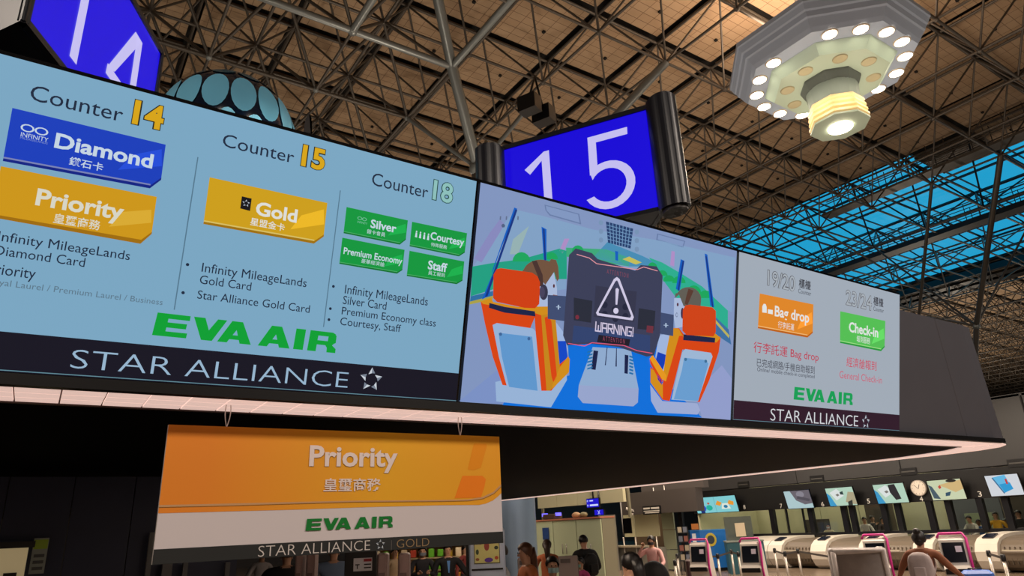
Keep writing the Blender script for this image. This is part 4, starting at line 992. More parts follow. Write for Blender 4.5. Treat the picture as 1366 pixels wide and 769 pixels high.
# six tilted displays
def hall_tv(q, pic, label):
    pts = [at(*p, x=XW-.25) for p in q]        # tl tr br bl
    y0, y1 = pts[3].y, pts[2].y; zb_, zt_ = (pts[2].z+pts[3].z)/2, (pts[0].z+pts[1].z)/2
    wd, hh = abs(y0-y1), (zt_-zb_)*1.03
    root = empty('wall_display', (XW-.2, (y0+y1)/2, zb_), (0, 0, 0), label, 'screen', 'tilted displays over the desks')
    M = Matrix.Translation(root.location) @ RZ90 @ Matrix.Rotation(math.radians(13), 4, 'X')
    root.rotation_euler = M.to_euler()
    F = Face(root, M)
    MB().box((0, .035, hh/2), (wd+.05, .06, hh+.05), blackgloss).build('housing', root)
    MB().box((0, .12, hh*.6), (.3, .14, .2), black).build('bracket', root)
    def X(pts, col, lay): F.poly(mb, [((x-.5)*wd, y*hh) for x, y in pts], col, lay, px=False)
    for nm, polys in pic:
        mb = MB()
        for k, (pp, col) in enumerate(polys): X(pp, col, 1+k if nm != 'lit_panel' else 0.6)
        mb.build(nm, root)
sq = [(0, 0), (1, 0), (1, 1), (0, 1)]
def circ(cx, cy, rx, ry, n=10): return [(cx+rx*math.cos(2*math.pi*k/n), cy+ry*math.sin(2*math.pi*k/n)) for k in range(n)]
papers = lambda s=0: [('lit_panel', [(sq, (176, 206, 186))]), ('desk_picture', [([(0, 0), (.25, 0), (.1, .6), (0, .75)], (60, 150, 196)), ([(.12, .75), (.42, .95), (.62, .55), (.30, .3)], (216, 222, 220)), ([(.32, .62), (.42, .68), (.46, .58), (.37, .52)], (120, 116, 110)), ([(.5, .75), (.62, .8), (.62, .6), (.5, .62)], (40, 60, 60))]+([([(.5, .95), (.72, .98), (.8, .2), (.62, .15), (.5, .55)], (44, 42, 46))] if s else [([(.62, .2), (.9, .05), (1, .05), (1, .7), (.8, .75)], (170, 160, 130)), ([(.7, .2), (.88, .3), (.84, 0), (.68, 0)], (50, 54, 50))]))]
hall_tv([(925, 665), (979, 662), (985, 683), (930, 685)], [('lit_panel', [(sq, (126, 200, 206))]), ('figure_picture', [([(.48, 0), (.49, 0), (.49, 1), (.48, 1)], (90, 170, 180)), (circ(.16, .3, .09, .22), (40, 84, 190)), (circ(.15, .78, .035, .07), (90, 60, 60)), ([(.1, 0), (.2, 0), (.2, .2), (.1, .2)], (30, 50, 110)), (circ(.33, .32, .08, .18), (30, 170, 150)), (circ(.33, .6, .03, .07), (180, 90, 70)), ([(.5, .5), (.6, .4), (.66, .6), (.56, .75)], (226, 150, 50)), ([(.78, .5), (.92, .4), (.94, .62), (.84, .74)], (226, 150, 50)), ([(.62, .2), (.84, .2), (.8, .55), (.66, .55)], (220, 226, 214)), (circ(.73, .35, .05, .1), (40, 120, 160))])], 'tilted display with small blue, green and orange cartoon figures')
hall_tv([(1043, 657), (1077, 654), (1085, 678), (1051, 679)], [('lit_panel', [(sq, (170, 196, 200))]), ('dark_shape_picture', [([(.25, 1), (1, 1), (1, .25), (.7, .2), (.4, .45)], (104, 98, 106)), (circ(.62, .78, .16, .18), (134, 130, 140)), ([(.45, .55), (.9, .35), (.95, .5), (.5, .7)], (80, 76, 84))])], 'tilted display showing a dark grey shape, leftmost of the plain row')
hall_tv([(1098, 653), (1135, 650), (1143, 674), (1107, 676)], papers(0), 'tilted display of papers on a pale desk beside fascia number 6')
hall_tv([(1161, 648), (1204, 645), (1212, 671), (1171, 672)], papers(1), 'tilted display of papers with a dark sleeve, left of the clock')
hall_tv([(1232, 643), (1280, 639), (1289, 666), (1244, 668)], [('lit_panel', [(sq, (198, 206, 172))]), ('hands_picture', [([(.05, .1), (.25, .05), (.1, .7), (0, .8)], (70, 90, 100)), ([(.3, .75), (.62, .85), (1, .95), (1, .5), (.75, .35), (.5, .6)], (206, 176, 122)), ([(.28, .68), (.36, .75), (.38, .62), (.31, .55)], (190, 70, 60)), ([(.45, .35), (.62, .4), (.55, .2), (.42, .18)], (50, 80, 100)), (circ(.72, .93, .16, .08), (40, 36, 34))])], 'tilted display of a pale sleeve over a desk, right of the clock')
hall_tv([(1312, 636), (1352, 633), (1366, 660), (1322, 663)], [('lit_panel', [(sq, (206, 210, 216))]), ('document_picture', [([(.22, .9), (.62, 1), (.72, .3), (.42, .12)], (96, 180, 222)), ([(.36, .55), (.7, .62), (.74, .3), (.45, .15)], (40, 150, 206)), ([(.58, .8), (.64, .8), (.64, .55), (.58, .55)], (190, 60, 60)), ([(.2, .88), (.24, .9), (.45, .12), (.41, .1)], (60, 110, 150))])], 'tilted display of a blue document, rightmost in the row')
p = at(1362, 645, x=XW)
# bag-drop desk row
desk = empty('bag_drop_desk', (XW-1.2, 14.5, 0), label='long white bag-drop counter with rounded front and brown curved bays', cat='counter')
PR = [(1.2, 0.02), (-.75, .02), (-.95, .12), (-1.12, .35), (-1.15, .62), (-1.02, .85), (-.78, 1.0), (-.4, 1.09), (.2, 1.13), (1.2, 1.13)]
PI = [(1.15, .05), (-.60, .05), (-.80, .16), (-.96, .36), (-.99, .6), (-.88, .8), (-.66, .93), (-.3, 1.0), (.2, 1.04), (1.15, 1.04)]
def prof(mb, P, y0, y1, m):
    n = len(P); mb.add([(x, y0, z) for x, z in P]+[(x, y1, z) for x, z in P], [tuple(range(n))[::-1], tuple(range(n, 2*n))]+[(i, (i+1) % n, n+(i+1) % n, n+i) for i in range(n)], m)
dw = mat('desk_white', (206, 198, 186), .35, noise=.05, scale=3); db = mat('desk_brown', (104, 92, 78), .4, noise=.12, scale=12)
yy = [18.45-1.92*k for k in range(-1, 8)]
for k, y in enumerate(yy):
    y1 = y+.32 if k else y+.2; y0 = y-.32
    if k == 0: y1, y0 = 20.55, 19.35; 
    if k == 0:
        mb = MB(); prof(mb, PR, 18.8-14.5, 20.55-14.5, dw); mb.build('white_module', desk)
        continue
    mb = MB(); prof(mb, PR, y0-14.5, y1-14.5, dw); mb.build('white_module', desk)
    mb = MB(); prof(mb, PI, y0-1.27-14.5, y0-.01-14.5, db)
    for q in range(1, 9): mb.box((-.9, y0-14.5-q*.14, .5), (.14, .02, .5), mat('desk_rib', (84, 74, 62), .5))
    mb.build('brown_bay', desk)
    mb = MB(); mb.add([(-.82, y-14.5+.16, 1.03), (-.82, y-14.5-.16, 1.03), (-.42, y-14.5-.16, 1.13), (-.42, y-14.5+.16, 1.13), (-.80, y-14.5+.16, .99), (-.80, y-14.5-.16, .99), (-.4, y-14.5-.16, 1.09), (-.4, y-14.5+.16, 1.09)], [(0, 1, 2, 3), (4, 7, 6, 5), (0, 4, 5, 1), (1, 5, 6, 2), (2, 6, 7, 3), (3, 7, 4, 0)], mat('touch_screen', (16, 22, 40), .15)); mb.build('touch_screen', desk)
    mb = MB(); mb.box((-1.135, y-14.5-.8, .66), (.02, .7, .03), mat('label_strip', (200, 192, 170), .5)); mb.build('name_strip', desk)

# ================================================================== KIOSKS
def kiosk(name, pos, rz, label, back=False, trim=True):
    root = empty(name, pos, (0, 0, rz), label, 'kiosk')
    w_ = .42
    side = [(-.18, 0), (.30, 0), (.34, .12), (.30, .75), (.12, 1.40), (-.02, 1.47), (-.10, 1.42), (-.20, 1.0), (-.26, .93), (-.20, .8)]
    mb = MB(); mb.v = []
    # side profile is in y (depth) and z, extruded along x
    n = len(side); mb.add([(-w_/2, y, z) for y, z in side]+[(w_/2, y, z) for y, z in side], [tuple(range(n)), tuple(range(2*n-1, n-1, -1))]+[(i, n+i, n+(i+1) % n, (i+1) % n) for i in range(n)], white_mt)
    mb.build('body', root)
    mb = MB(); mb.add([(-.17, -.196, 1.05), (.17, -.196, 1.05), (.17, -.125, 1.38), (-.17, -.125, 1.38)], [(0, 1, 2, 3)], mat('kiosk_screen', (18, 24, 34), .2)); mb.build('screen', root)
    mb = MB(); mb.add([(-.19, -.206, 1.02), (.19, -.206, 1.02), (.19, -.13, 1.40), (-.19, -.13, 1.40)], [(0, 1, 2, 3)], mat('kiosk_bezel', (214, 206, 190), .4)); 
    mb.v = [(x, y+.026, z) for x, y, z in mb.v]; mb.build('bezel', root)
    mb = MB(); mb.add([(.03, -.165, 1.22), (.13, -.165, 1.22), (.13, -.145, 1.32), (.03, -.145, 1.32)], [(0, 1, 2, 3)], mat('notice_paper', (216, 206, 224), .6)); mb.v = [(x, y-.012, z) for x, y, z in mb.v]; mb.build('notice', root)
    mb = MB(); mb.box((0, -.25, .90), (.38, .10, .09), black); mb.build('scanner_slot', root)
    mb = MB(); mb.box((.07, -.20, .70), (.06, .03, .06), black); mb.build('card_reader', root)
    if trim:
        P = [(w_/2+.02, .02, .02), (w_/2+.02, -.12, .6), (w_/2+.02, -.22, .95), (w_/2+.02, -.10, 1.45), (w_/2-.03, -.02, 1.53), (-w_/2+.03, -.02, 1.53), (-w_/2-.01, -.06, 1.46)]
        mb = MB(); mb.tube(P, .024, magenta, 8); mb.build('magenta_trim', root)
    return root
for q, (px, py, t, lb) in enumerate(((932, 719, 16, 'white self check-in kiosk with magenta trim in front of the blue desk'), (1000, 718, 15, 'white self check-in kiosk with magenta trim left of the white bag-drop desk'), (1165, 714, 13.6, 'white self check-in kiosk with magenta trim just right of the wrapped trolley load'), (1267, 712, 12.5, 'white self check-in kiosk with magenta trim right of the backpack traveller'))):
    p = at(px, py, t=t); kiosk('check_in_kiosk', (p.x, p.y, 0), -math.pi/2+.42, lb)['group'] = 'magenta trimmed kiosks'
for px, lb in ((703, 'grey back of a kiosk below the blue-grey pillar'), (757, 'grey back of a kiosk beside the man in black')):
    p = at(px, 736, t=12.5); r = empty('kiosk_back', (p.x, p.y, 0), (0, 0, -.66), lb, 'kiosk')
    MB().box((0, 0, .73), (.36, .14, 1.46), grey_mt, bev=.02).build('body', r)
    MB().box((0, -.08, 1.28), (.34, .02, .36), mat('kiosk_pale', (176, 160, 156), .4)).build('back_panel', r)
    MB().box((-.05, -.095, 1.38), (.18, .01, .07), mat('kiosk_vent', (110, 100, 98), .5)).build('vent', r)
    MB().box((0, .0, .02), (.5, .4, .04), grey_mt).build('foot_plate', r)

# ================================================================== BARRIER POSTS with belts
posts = [(925, 19), (957, 19), (976, 21), (985, 19.5), (1034, 20.5), (1047, 18.5), (1065, 19.5), (1107, 16.5), (1319, 15), (1337, 13.6), (903, 20), (899, 17)]
base = None; pp = []
for n, (px, t) in enumerate(posts):
    p = at(px, 740, t=t)
    r = empty('barrier_post', (p.x, p.y, 0), (0, 0, 0), 'slim steel queue barrier post '+('right of the first magenta kiosk', 'in front of the blue desk', 'just left of the second magenta kiosk, the farther of two', 'just left of the second magenta kiosk, the nearer of two', 'leftmost before the white desk end', 'second from the left before the white desk', 'before the first brown desk bay', 'beside the wrapped trolley load, on its left', 'right of the rightmost magenta kiosk, the farther of two', 'right of the rightmost magenta kiosk, the nearer of two', 'below the leaflet rack, the farther of two', 'below the leaflet rack, the nearer of two')[n], 'barrier', 'queue barrier posts')
    if base is None:
        MB().lathe([(.17, 0), (.17, .015), (.05, .03)], steel, 20, caps=True).build('foot', r); MB().tube([(0, 0, .02), (0, 0, .93)], .032, chrome, 12).build('pole', r)
        MB().lathe([(.042, .92), (.045, .93), (.045, 1.03), (.03, 1.05)], black, 14, caps=True).build('belt_head', r); base = r
    else:
        for c_ in base.children: d_ = c_.copy(); COL.objects.link(d_); d_.parent = r
    pp.append(p)
for a_, b_ in ((4, 5), (5, 6), (6, 7), (2, 3), (1, 2), (8, 9), (0, 1), (10, 11)):
    A_, B_ = Vector((pp[a_].x, pp[a_].y, .97)), Vector((pp[b_].x, pp[b_].y, .97)); d_ = (B_-A_)
    mb = MB(); mb.add([(0, 0, -.02), (*d_.xy, -.02), (*d_.xy, .03), (0, 0, .03), (.004, .004, -.02), (d_.x+.004, d_.y+.004, -.02), (d_.x+.004, d_.y+.004, .03), (.004, .004, .03)], [(0, 1, 2, 3), (7, 6, 5, 4), (0, 4, 5, 1), (3, 2, 6, 7)], mat('belt_dark', (58, 52, 48), .7))
    o = mb.build('barrier_belt'); o.location = A_; tag(o, 'dark retractable barrier belt '+{4: 'at the left end of the white desk', 5: 'before the first desk touch screen', 6: 'running to the wrapped trolley load', 2: 'between two close posts left of the second kiosk', 1: 'across the foot of the blue desk', 8: 'at the right end, beside the rightmost kiosk', 0: 'behind the first magenta kiosk', 10: 'below the leaflet rack'}[a_], 'barrier belt', 'queue barrier belts')

# ================================================================== BLUE DESK AND BOOTH
p = at(951, 757, t=27.4); r = empty('blue_desk', (p.x, p.y, 0), (0, 0, -.72), 'tall blue reception desk with rounded front and a round yellow crest', 'desk')
blu = mat('desk_blue', (20, 104, 186), .4, noise=.06, scale=2)
P = [(-.75, .4), (-.75, -.25), (-.4, -.42), (.1, -.46), (.55, -.38), (.75, -.2), (.75, .4)]
MB().prism(P, .12, 1.5, blu).build('body', r); MB().prism([(x*.94, y*.9) for x, y in P], 0, .12, black).build('plinth', r); MB().prism([(x*1.02, y*1.02) for x, y in P], 1.5, 1.54, mat('desk_blue_top', (40, 120, 196), .3)).build('top', r)
mb = MB(); disc(mb, .22, -.475, -.455, mat('crest_yellow', (196, 176, 60), .5), 24); mb.v = [(x, y, z*1.15+1.17) for x, y, z in mb.v]; mb.build('crest', r)
mb = MB(); disc(mb, .14, -.485, -.474, mat('crest_dark', (50, 60, 70), .5), 20); mb.v = [(x, y, z*1.15+1.17) for x, y, z in mb.v]; mb.build('crest_centre', r)
mb = MB(); mb.extr([(-.70, 1.0), (-.55, 1.0), (-.55, 1.42), (-.70, 1.42)], -.36, -.34, mat('paper_white', (200, 206, 214), .6)); mb.build('taped_paper', r)
p = at(994, 740, t=25.5); r = empty('glass_booth', (p.x, p.y, 0), (0, 0, -.75), 'teal-grey glazed booth with a paper notice behind the blue desk', 'booth')
MB().box((0, 0, .55), (1.3, .9, 1.1), mat('booth_teal', (22, 72, 84), .5)).build('base', r)
MB().box((-.1, 0, 1.56), (1.0, .06, .86), mat('booth_pane', (84, 92, 88), .2, alpha=.75)).build('pane', r)
MB().box((-.05, -.05, 1.52), (.36, .01, .48), mat('notice_beige', (190, 176, 150), .6)).build('notice', r)
MB().box((0, 0, 1.12), (1.34, .95, .05), mat('booth_edge', (120, 128, 122), .4)).build('worktop', r)
p = at(927, 703, t=29.5); r = empty('notice_stand', (p.x, p.y, 0), (0, 0, -.9), 'orange paper notice on a stand behind the left end of the blue desk', 'notice'); MB().box((0, 0, p.z), (.3, .02, .24), mat('orange_paper', (224, 140, 70), .6)).build('paper', r); MB().tube([(0, .02, 0), (0, .02, p.z)], .02, steel, 8).build('stand', r)
p = at(909, 699, t=26.5); r = empty('magazine_rack', (p.x, p.y, 0), (0, 0, -.8), 'dark wire rack of leaflets left of the blue desk', 'rack')
MB().box((-.2, 0, .85), (.03, .3, 1.7), black).box((.2, 0, .85), (.03, .3, 1.7), black).build('frame', r)
for k in range(4): MB().box((0, -.05, .5+k*.33), (.4, .25, .03), black).build('shelf', r)
for k in range(8): MB().box((-.1+.2*(k % 2), -.1, .62+.33*(k//2)), (.15, .04, .2), mat('leaflet_%d' % (k % 3), ((150, 140, 120), (90, 96, 110), (120, 70, 60))[k % 3], .6)).build('leaflet', r)

# ================================================================== LOCKERS, CREAM WALL AND PILLAR (left of the far island)
lk = empty('tall_cabinet', (17.0, 21.6, 0), (0, 0, -math.pi/2), 'row of pale green tall cabinets with paired bar handles', 'cabinet')
lg = mat('cabinet_green', (176, 184, 152), .5, noise=.04, scale=1)
ysl = [at(px, 715, x=17).y for px in (714, 738, 769, 803)]
MB().box((0, .35, 1.08), (ysl[0]-ysl[3], .6, 2.16), creamd).build('body', lk)
lk.location.y = (ysl[0]+ysl[3])/2
for k in range(3):
    a, b = lk.location.y-ysl[k], lk.location.y-ysl[k+1]
    dd = MB().box(((a+b)/2, .03, 1.1), (abs(b-a)-.04, .05, 2.08), lg, bev=.01).build('door', lk)
    if k:
        for sx in (-.12, .12): MB().tube([((a+b)/2+sx, -.05, .95), ((a+b)/2+sx, -.05, 1.3)], .018, steel, 6).build('handle', dd)
MB().box((0, .3, 2.19), (ysl[0]-ysl[3]+.05, .7, .06), mat('cabinet_top', (170, 110, 84), .5)).build('top', lk)
p = at(728, 712.5, x=16.96); r = tag(MB().box((0, 0, 0), (.4, .02, .44), mat('photo_blue', (40, 66, 120), .4, noise=.5, scale=14)).build('picture'), 'small dark blue picture on the leftmost pale green cabinet door', 'picture'); r.location = p; r.rotation_euler = (0, 0, -math.pi/2)
a_, b_ = at(717, 679, x=19.5), at(832, 676, x=19.5)
mb = MB()
for k in range(4): 
    y = a_.y+(b_.y-a_.y)*(k+.5)/4; mb = MB(); mb.box((19.6, y, (a_.z+5.2)/2), (.15, abs(b_.y-a_.y)/4-.02, 5.2-a_.z), cream)
    mb.v = [tuple(Vector(v)-Vector((19.6, b_.y, a_.z))) for v in mb.v]
    if k == 0: up_ = empty('upper_wall_panels', (19.6, b_.y, a_.z), label='pale cream upper wall hanging above the pale green cabinets', cat='wall panel')
    mb.build('panel', up_)
for k in range(2): MB().box((.2, (a_.y-b_.y)*k, 1.0), (.1, .1, 3.2-0), creamd).build('hanger', up_)
def lit_sign(px, py, X, wd, hh, rows, label):
    p = at(px, py, x=X); r = empty('hanging_direction_sign', p, (0, 0, -math.pi/2), label, 'sign'); F = wallface(r)
    MB().box((0, .05, 0), (wd, .08, hh), black).build('case', r)
    mb = MB(); F.poly(mb, [(-wd/2+.02, -hh/2+.02), (wd/2-.02, -hh/2+.02), (wd/2-.02, hh/2-.02), (-wd/2+.02, hh/2-.02)], (34, 26, 200), 1, px=False); mb.build('lit_face', r)
    t_ = Multi()
    for body, u0, v0, u1, v1 in rows: F.text(t_, body, (u0*wd, v0*hh), (u1*wd, v1*hh), (206, 214, 250), 4, bold=.02, px=False)
    t_.build('lettering', r)
    MB().tube([(0, .05, hh/2), (0, .05, hh/2+.8)], .03, black, 6).build('hanger', r)
lit_sign(790.5, 671.5, 19.42, .82, .38, [('←', -.45, .12, -.30, .36), ('←', -.45, -.36, -.30, -.10), ('—', -.22, .18, .05, .30), ('—', -.22, -.32, .42, -.14)], 'lit blue direction sign with two white arrows before the cream wall')
lit_sign(799, 684, 19.42, .6, .24, [('✕', -.12, -.35, .12, .35)], 'smaller lit blue sign just below the two-arrow sign')
p = at(737, 687, x=17.4); p.z = 2.32; r = empty('storage_crate', p, (0, 0, -math.pi/2), 'dark crate with blue lamps at its ends on top of the cabinets', 'crate')
MB().box((0, 0, -.0), (.8, .4, .2), mat('crate_brown', (60, 44, 34), .6), bev=.02).build('box', r)
for sx in (-.45, .45): MB().box((sx, -.05, .08), (.14, .2, .12), mat('lamp_blue', (60, 60, 200), .4, emit=(110, 100, 240), estr=1.5)).build('lamp', r)
p = at(773, 687, x=17.6); p.z = 2.32; r = tag(MB().ball((-.2, 0, 0), .13, mat('parcel_tan', (150, 118, 84), .7), 12, 8, (1.8, 1, .9)).ball((.25, 0, 0), .13, mat('parcel_olive', (104, 96, 66), .7), 12, 8, (1.5, 1, .8)).build('soft_bundle'), 'tan and olive soft bundles lying on top of the cabinets', 'bundle'); r.location = p; r.rotation_euler = (0, 0, -math.pi/2)
# grey end panel, monitor, recess
XS = 22.0
r = empty('service_counter', (XS, at(845, 720, x=XS).y, 0), (0, 0, -math.pi/2), 'recessed service counter with pale blinds and steel rails behind the pram', 'counter')
lx = lambda px: r.location.y-at(px, 720, x=XS).y
gp = mat('grey_panel', (128, 126, 118), .5)
def bx(x0, x1, z0, z1, y, th, m, name): MB().box(((x0+x1)/2, y, (z0+z1)/2), (x1-x0, th, z1-z0), m).build(name, r)
bx(lx(806), lx(827), 0, 2.32, -.2, .1, gp, 'end_panel')
bx(lx(829), lx(843), 1.35, 2.3, .25, .05, cream, 'blind'); bx(lx(845), lx(876), 1.35, 2.3, .22, .05, cream, 'blind')
bx(lx(820), lx(880), 0, .92, .3, .5, gp, 'desk'); bx(lx(827), lx(880), .9, 2.3, .9, .06, mat('recess_brown', (112, 92, 70), .6), 'recess_back')
bx(lx(818), lx(860), .93, 1.0, .1, .5, mat('worktop_pale', (168, 158, 138), .4), 'worktop')
for px in (818, 832, 848, 876): MB().tube([(lx(px), 0, 0), (lx(px), 0, 1.35)], .035, chrome, 8).build('rail_post', r)
for k in range(3): bx(lx(878), lx(894), .05+k*.78, .80+k*.78, .35, .06, mat('green_tile', (140, 146, 122), .4), 'tile')
p = at(837, 702, x=21.2); r = empty('ceiling_monitor', p, (0, 0, -math.pi/2), 'black monitor on an arm seen above the pram', 'monitor')
MB().box((0, 0, 0), (.5, .05, .62), blackgloss, bev=.01).build('screen', r); MB().tube([(-.2, .05, 0), (-.35, .1, 0), (-.4, .1, -.4), (-.4, .1, 1.2)], .03, grey_mt, 8).build('arm', r)
bh = empty('grey_bulkhead', (22.5, 22.5, 2.2), label='dark brown-grey bulkhead with a thin square light frame, left of the far displays', cat='wall panel')
p0, p1 = at(829, 690, x=21.7), at(932, 690, x=21.7)
MB().box((-.4, at(905, 700, x=21.9).y-22.5, -1.05), (.12, .2, 2.3), blackm).build('column', bh)
MB().box((-.6, (p0.y+p1.y)/2-22.5, .52), (.4, p0.y-p1.y, .9), mat('bulkhead_brown', (62, 56, 54), .6)).build('lower_band', bh)
MB().box((-.3, (p0.y+p1.y)/2-22.5-.6, 2.0), (.3, p0.y-p1.y-.9, 2.1), mat('bulkhead_brown2', (70, 64, 62), .6)).build('upper_band', bh)
for px, py in ((840, 683),):
    p = at(842, 682, x=21.6); r = empty('security_camera', p, (0, 0, -math.pi/2+.3), 'small white bullet camera on the dark bulkhead above the service counter', 'camera')
    MB().tube([(-.12, -.2, .1), (.08, .0, 0)], .06, white_mt, 10).build('barrel', r); MB().tube([(.08, 0, 0), (.1, .3, -.12)], .02, white_mt, 6).build('bracket', r); MB().lathe([(.001, -.2), (.09, -.18), (.09, -.1)], white_mt, 12).build('base', r)
p = at(869, 681, x=21.66); r = empty('name_board', p, (0, 0, -math.pi/2), 'small black notice board with rows of white lettering on the dark bulkhead', 'sign'); F = wallface(r); F.mt = lambda c, k=1: mat('numeral_white', (200, 196, 190), .5)
MB().box((0, .02, 0), (1.05, .03, .34), black).build('board', r)
t_ = Multi(); [F.poly(t_, [(a, v), (b, v), (b, v+h), (a, v+h)], (0, 0, 0), 6, px=False) for a, b, v, h in ((-.47, -.08, .04, .07), (-.02, .47, .04, .07), (-.47, .47, -.05, .035), (-.40, .44, -.12, .035))]; t_.build('lettering', r)
p = at(880, 660, x=22.03); r = empty('square_light_frame', p, (0, 0, -math.pi/2), 'thin pale square light frame hanging on the dark bulkhead', 'light')
MB().tube([(-.34, 0, .3), (-.34, 0, -.28), (.3, 0, -.28), (.3, 0, .34)], .016, mat('frame_light', (200, 190, 176), .4, emit=(176, 166, 150), estr=.9), 6).build('tube', r)
pl_ = empty('round_pillar', (13.5, 20.3, 0), label='smooth blue-grey round metal pillar just right of the Priority sign', cat='pillar')
pc = mat('pillar_metal', (118, 138, 162), .32, .55, noise=.06, scale=2)
MB().lathe([(.80, 0), (.80, 2.93)], pc, 40).build('shaft', pl_); MB().lathe([(.80, 2.94), (.79, 2.95), (.79, 6.4), (.01, 6.4)], pc, 40).build('upper_shaft', pl_)
MB().lathe([(.83, 0), (.83, .2), (.80, .22)], mat('pillar_foot', (60, 60, 62), .4), 40).build('foot', pl_)

# ================================================================== DARK WALL AND LOW THINGS UNDER THE CANOPY
nv = mat('navy_wall_panel', (26, 34, 62), .5, noise=.3, scale=1.5)
uw = empty('counter_back_wall', (-1, 9, 0), label='dark navy panelled wall under the canopy, left of the hanging sign', cat='wall panel')
for k in range(14):
    x0 = -6.1+k*.585; MB().box((x0+1+.29, .06, 1.37), (.575, .08, 2.72), nv).build('panel', uw)
for px in (200, 222, 246, 302):
    q = at(px, 757 if px > 205 else 730, y=8.94)
    MB().box((q.x+1, -.1, q.z-.6 if px > 205 else q.z-.5), (.10 if px in (222,) else .05, .06, 1.3), mat('post_pale', (92, 92, 94), .4)).build('upright', uw)
q = at(125, 593, y=8.94); MB().box((q.x+1, -.03, q.z), (.9, .02, .05), mat('dim_strip', (60, 64, 76), .4)).build('pale_strip', uw)  # pale grey strip on the dark panels
q0, q1 = at(-6, 733, y=8.95), at(38, 733, y=8.95); qb = at(20, 769, y=8.95)
r = empty('service_hatch', ((q0.x+q1.x)/2, 8.93, 1.2), label='lit cream service hatch with a dark telephone at the lower left corner', cat='hatch')
wd = q1.x-q0.x
MB().box((0, 0, q0.z-.45-1.2), (wd, .05, .9), mat('hatch_cream_glow', (206, 190, 150), .6, emit=(150, 134, 100), estr=.6)).build('back_panel', r)  # panel emission stands in for light inside the hatch
MB().box((0, -.05, q0.z-1.17), (wd+.1, .1, .06), black).build('frame', r)
MB().box((.02, -.06, q0.z-.32-1.2), (.11, .05, .18), black).tube([(0, -.06, q0.z-1.6), (-.1, -.08, q0.z-1.75)], .012, black, 5).build('telephone', r)
q = at(52, 742, y=8.9); r = empty('wall_notice', q, label='small green and white notice on the navy wall beside the lit hatch', cat='notice')
MB().box((0, 0, 0), (.13, .02, .34), mat('notice_grey', (150, 158, 150), .6)).build('sheet', r)
MB().box((0, -.015, .11), (.12, .005, .09), mat('notice_green', (160, 190, 60), .6)).build('green_field', r)
for k in range(3): MB().box((0, -.015, -.0-k*.06), (.09, .005, .03), mat('notice_dark', (80, 84, 84), .6)).build('text_bar', r)
def slab(px, py, t, wd, label, hgt=None, m=None):
    q = at(px, py, t=t); r = empty('gate_slab', (q.x, q.y, 0), (0, 0, -.55), label, 'gate', 'slab gates under the sign')
    MB().box((0, 0, q.z/2), (wd, .22, q.z), m or mat('slab_pink', (168, 140, 136), .5), bev=.02).build('body', r)
    MB().box((0, -.115, q.z*.86), (wd*.6, .01, .06), mat('slab_mark', (120, 96, 94), .4)).build('panel', r)
slab(402, 738, 8.4, .085, 'narrow pinkish gate slab, leftmost below the sign'); slab(417.5, 738, 8.4, .10, 'narrow pinkish gate slab left of the pale blue shirt')
slab(511.5, 738, 8.3, .125, 'pinkish gate slab right of the black plaque stand'); slab(539.5, 738, 8.3, .135, 'pinkish gate slab with a mark, left of the masked man')
q = at(482, 742, t=8); r = empty('plaque_stand', (q.x, q.y, 0), (0, 0, -.5), 'black stand carrying a white plaque with a red bar below the sign', 'sign stand')
MB().box((0, 0, .98), (.36, .16, 1.96), black, bev=.01).build('body', r)
q2 = at(484.5, 753, t=8); MB().box((.03, -.09, q2.z), (.21, .012, .14), mat('plaque_white', (196, 194, 200), .5)).build('plaque', r)
MB().box((.085, -.1, q2.z+.045), (.09, .004, .03), mat('plaque_red', (150, 24, 34), .5)).build('red_bar', r)
mb = MB(); 
for k in range(2): mb.box((.085, -.1, q2.z-.0-k*.035), (.08, .004, .014), black)
mb.box((-.03, -.1, q2.z), (.05, .004, .012), black); mb.box((-.03, -.1, q2.z-.02), (.012, .004, .05), black); mb.build('plaque_print', r)
q = at(650, 740, t=8); r = empty('poster_totem', (q.x, q.y, 0), (0, 0, -.6), 'pale blue totem with a yellow picture poster below the right end of the sign', 'totem')
tb = mat('totem_blue', (176, 188, 212), .4)
MB().box((0, 0, 1.0), (.42, .14, 2.0), tb, bev=.02).build('body', r)
zt_, zb_ = at(645, 722, t=8).z, at(645, 751, t=8).z
MB().box((0, -.075, (zt_+zb_)/2), (.30, .008, zt_-zb_+.02), mat('poster_frame', (70, 66, 60), .5)).build('poster_edge', r)
MB().box((0, -.082, (zt_+zb_)/2), (.285, .006, zt_-zb_), mat('poster_yellow', (206, 200, 128), .5)).build('poster', r)
def blob(cx, cz, rx, rz, col, nm):
    mb = MB(); mb.extr([(cx+rx*math.cos(2*math.pi*k/12), cz+rz*math.sin(2*math.pi*k/12)) for k in range(12)], -.09, -.085, mat(nm, col, .5)); mb.build('poster_print', r)
zc = (zt_+zb_)/2
for cx, cz, rx, rz, col, nm in ((.02, zc-.09, .05, .025, (90, 50, 150), 'print_purple'), (.11, zc-.07, .022, .02, (190, 80, 40), 'print_orange'), (-.11, zc-.08, .022, .016, (150, 90, 50), 'print_brown'), (-.11, zc, .018, .03, (60, 80, 50), 'print_green'), (.11, zc+.04, .024, .02, (50, 60, 44), 'print_dark'), (.0, zc+.06, .03, .05, (160, 70, 60), 'print_red'), (-.07, zc+.1, .03, .02, (150, 60, 60), 'print_red2')): blob(cx, cz, rx, rz, col, nm)
MB().box((0, -.08, zb_-.07), (.36, .01, .02), black).build('slot', r)
MB().box((-.23, .0, 1.0), (.03, .16, 2.0), black).build('side_rail', r)
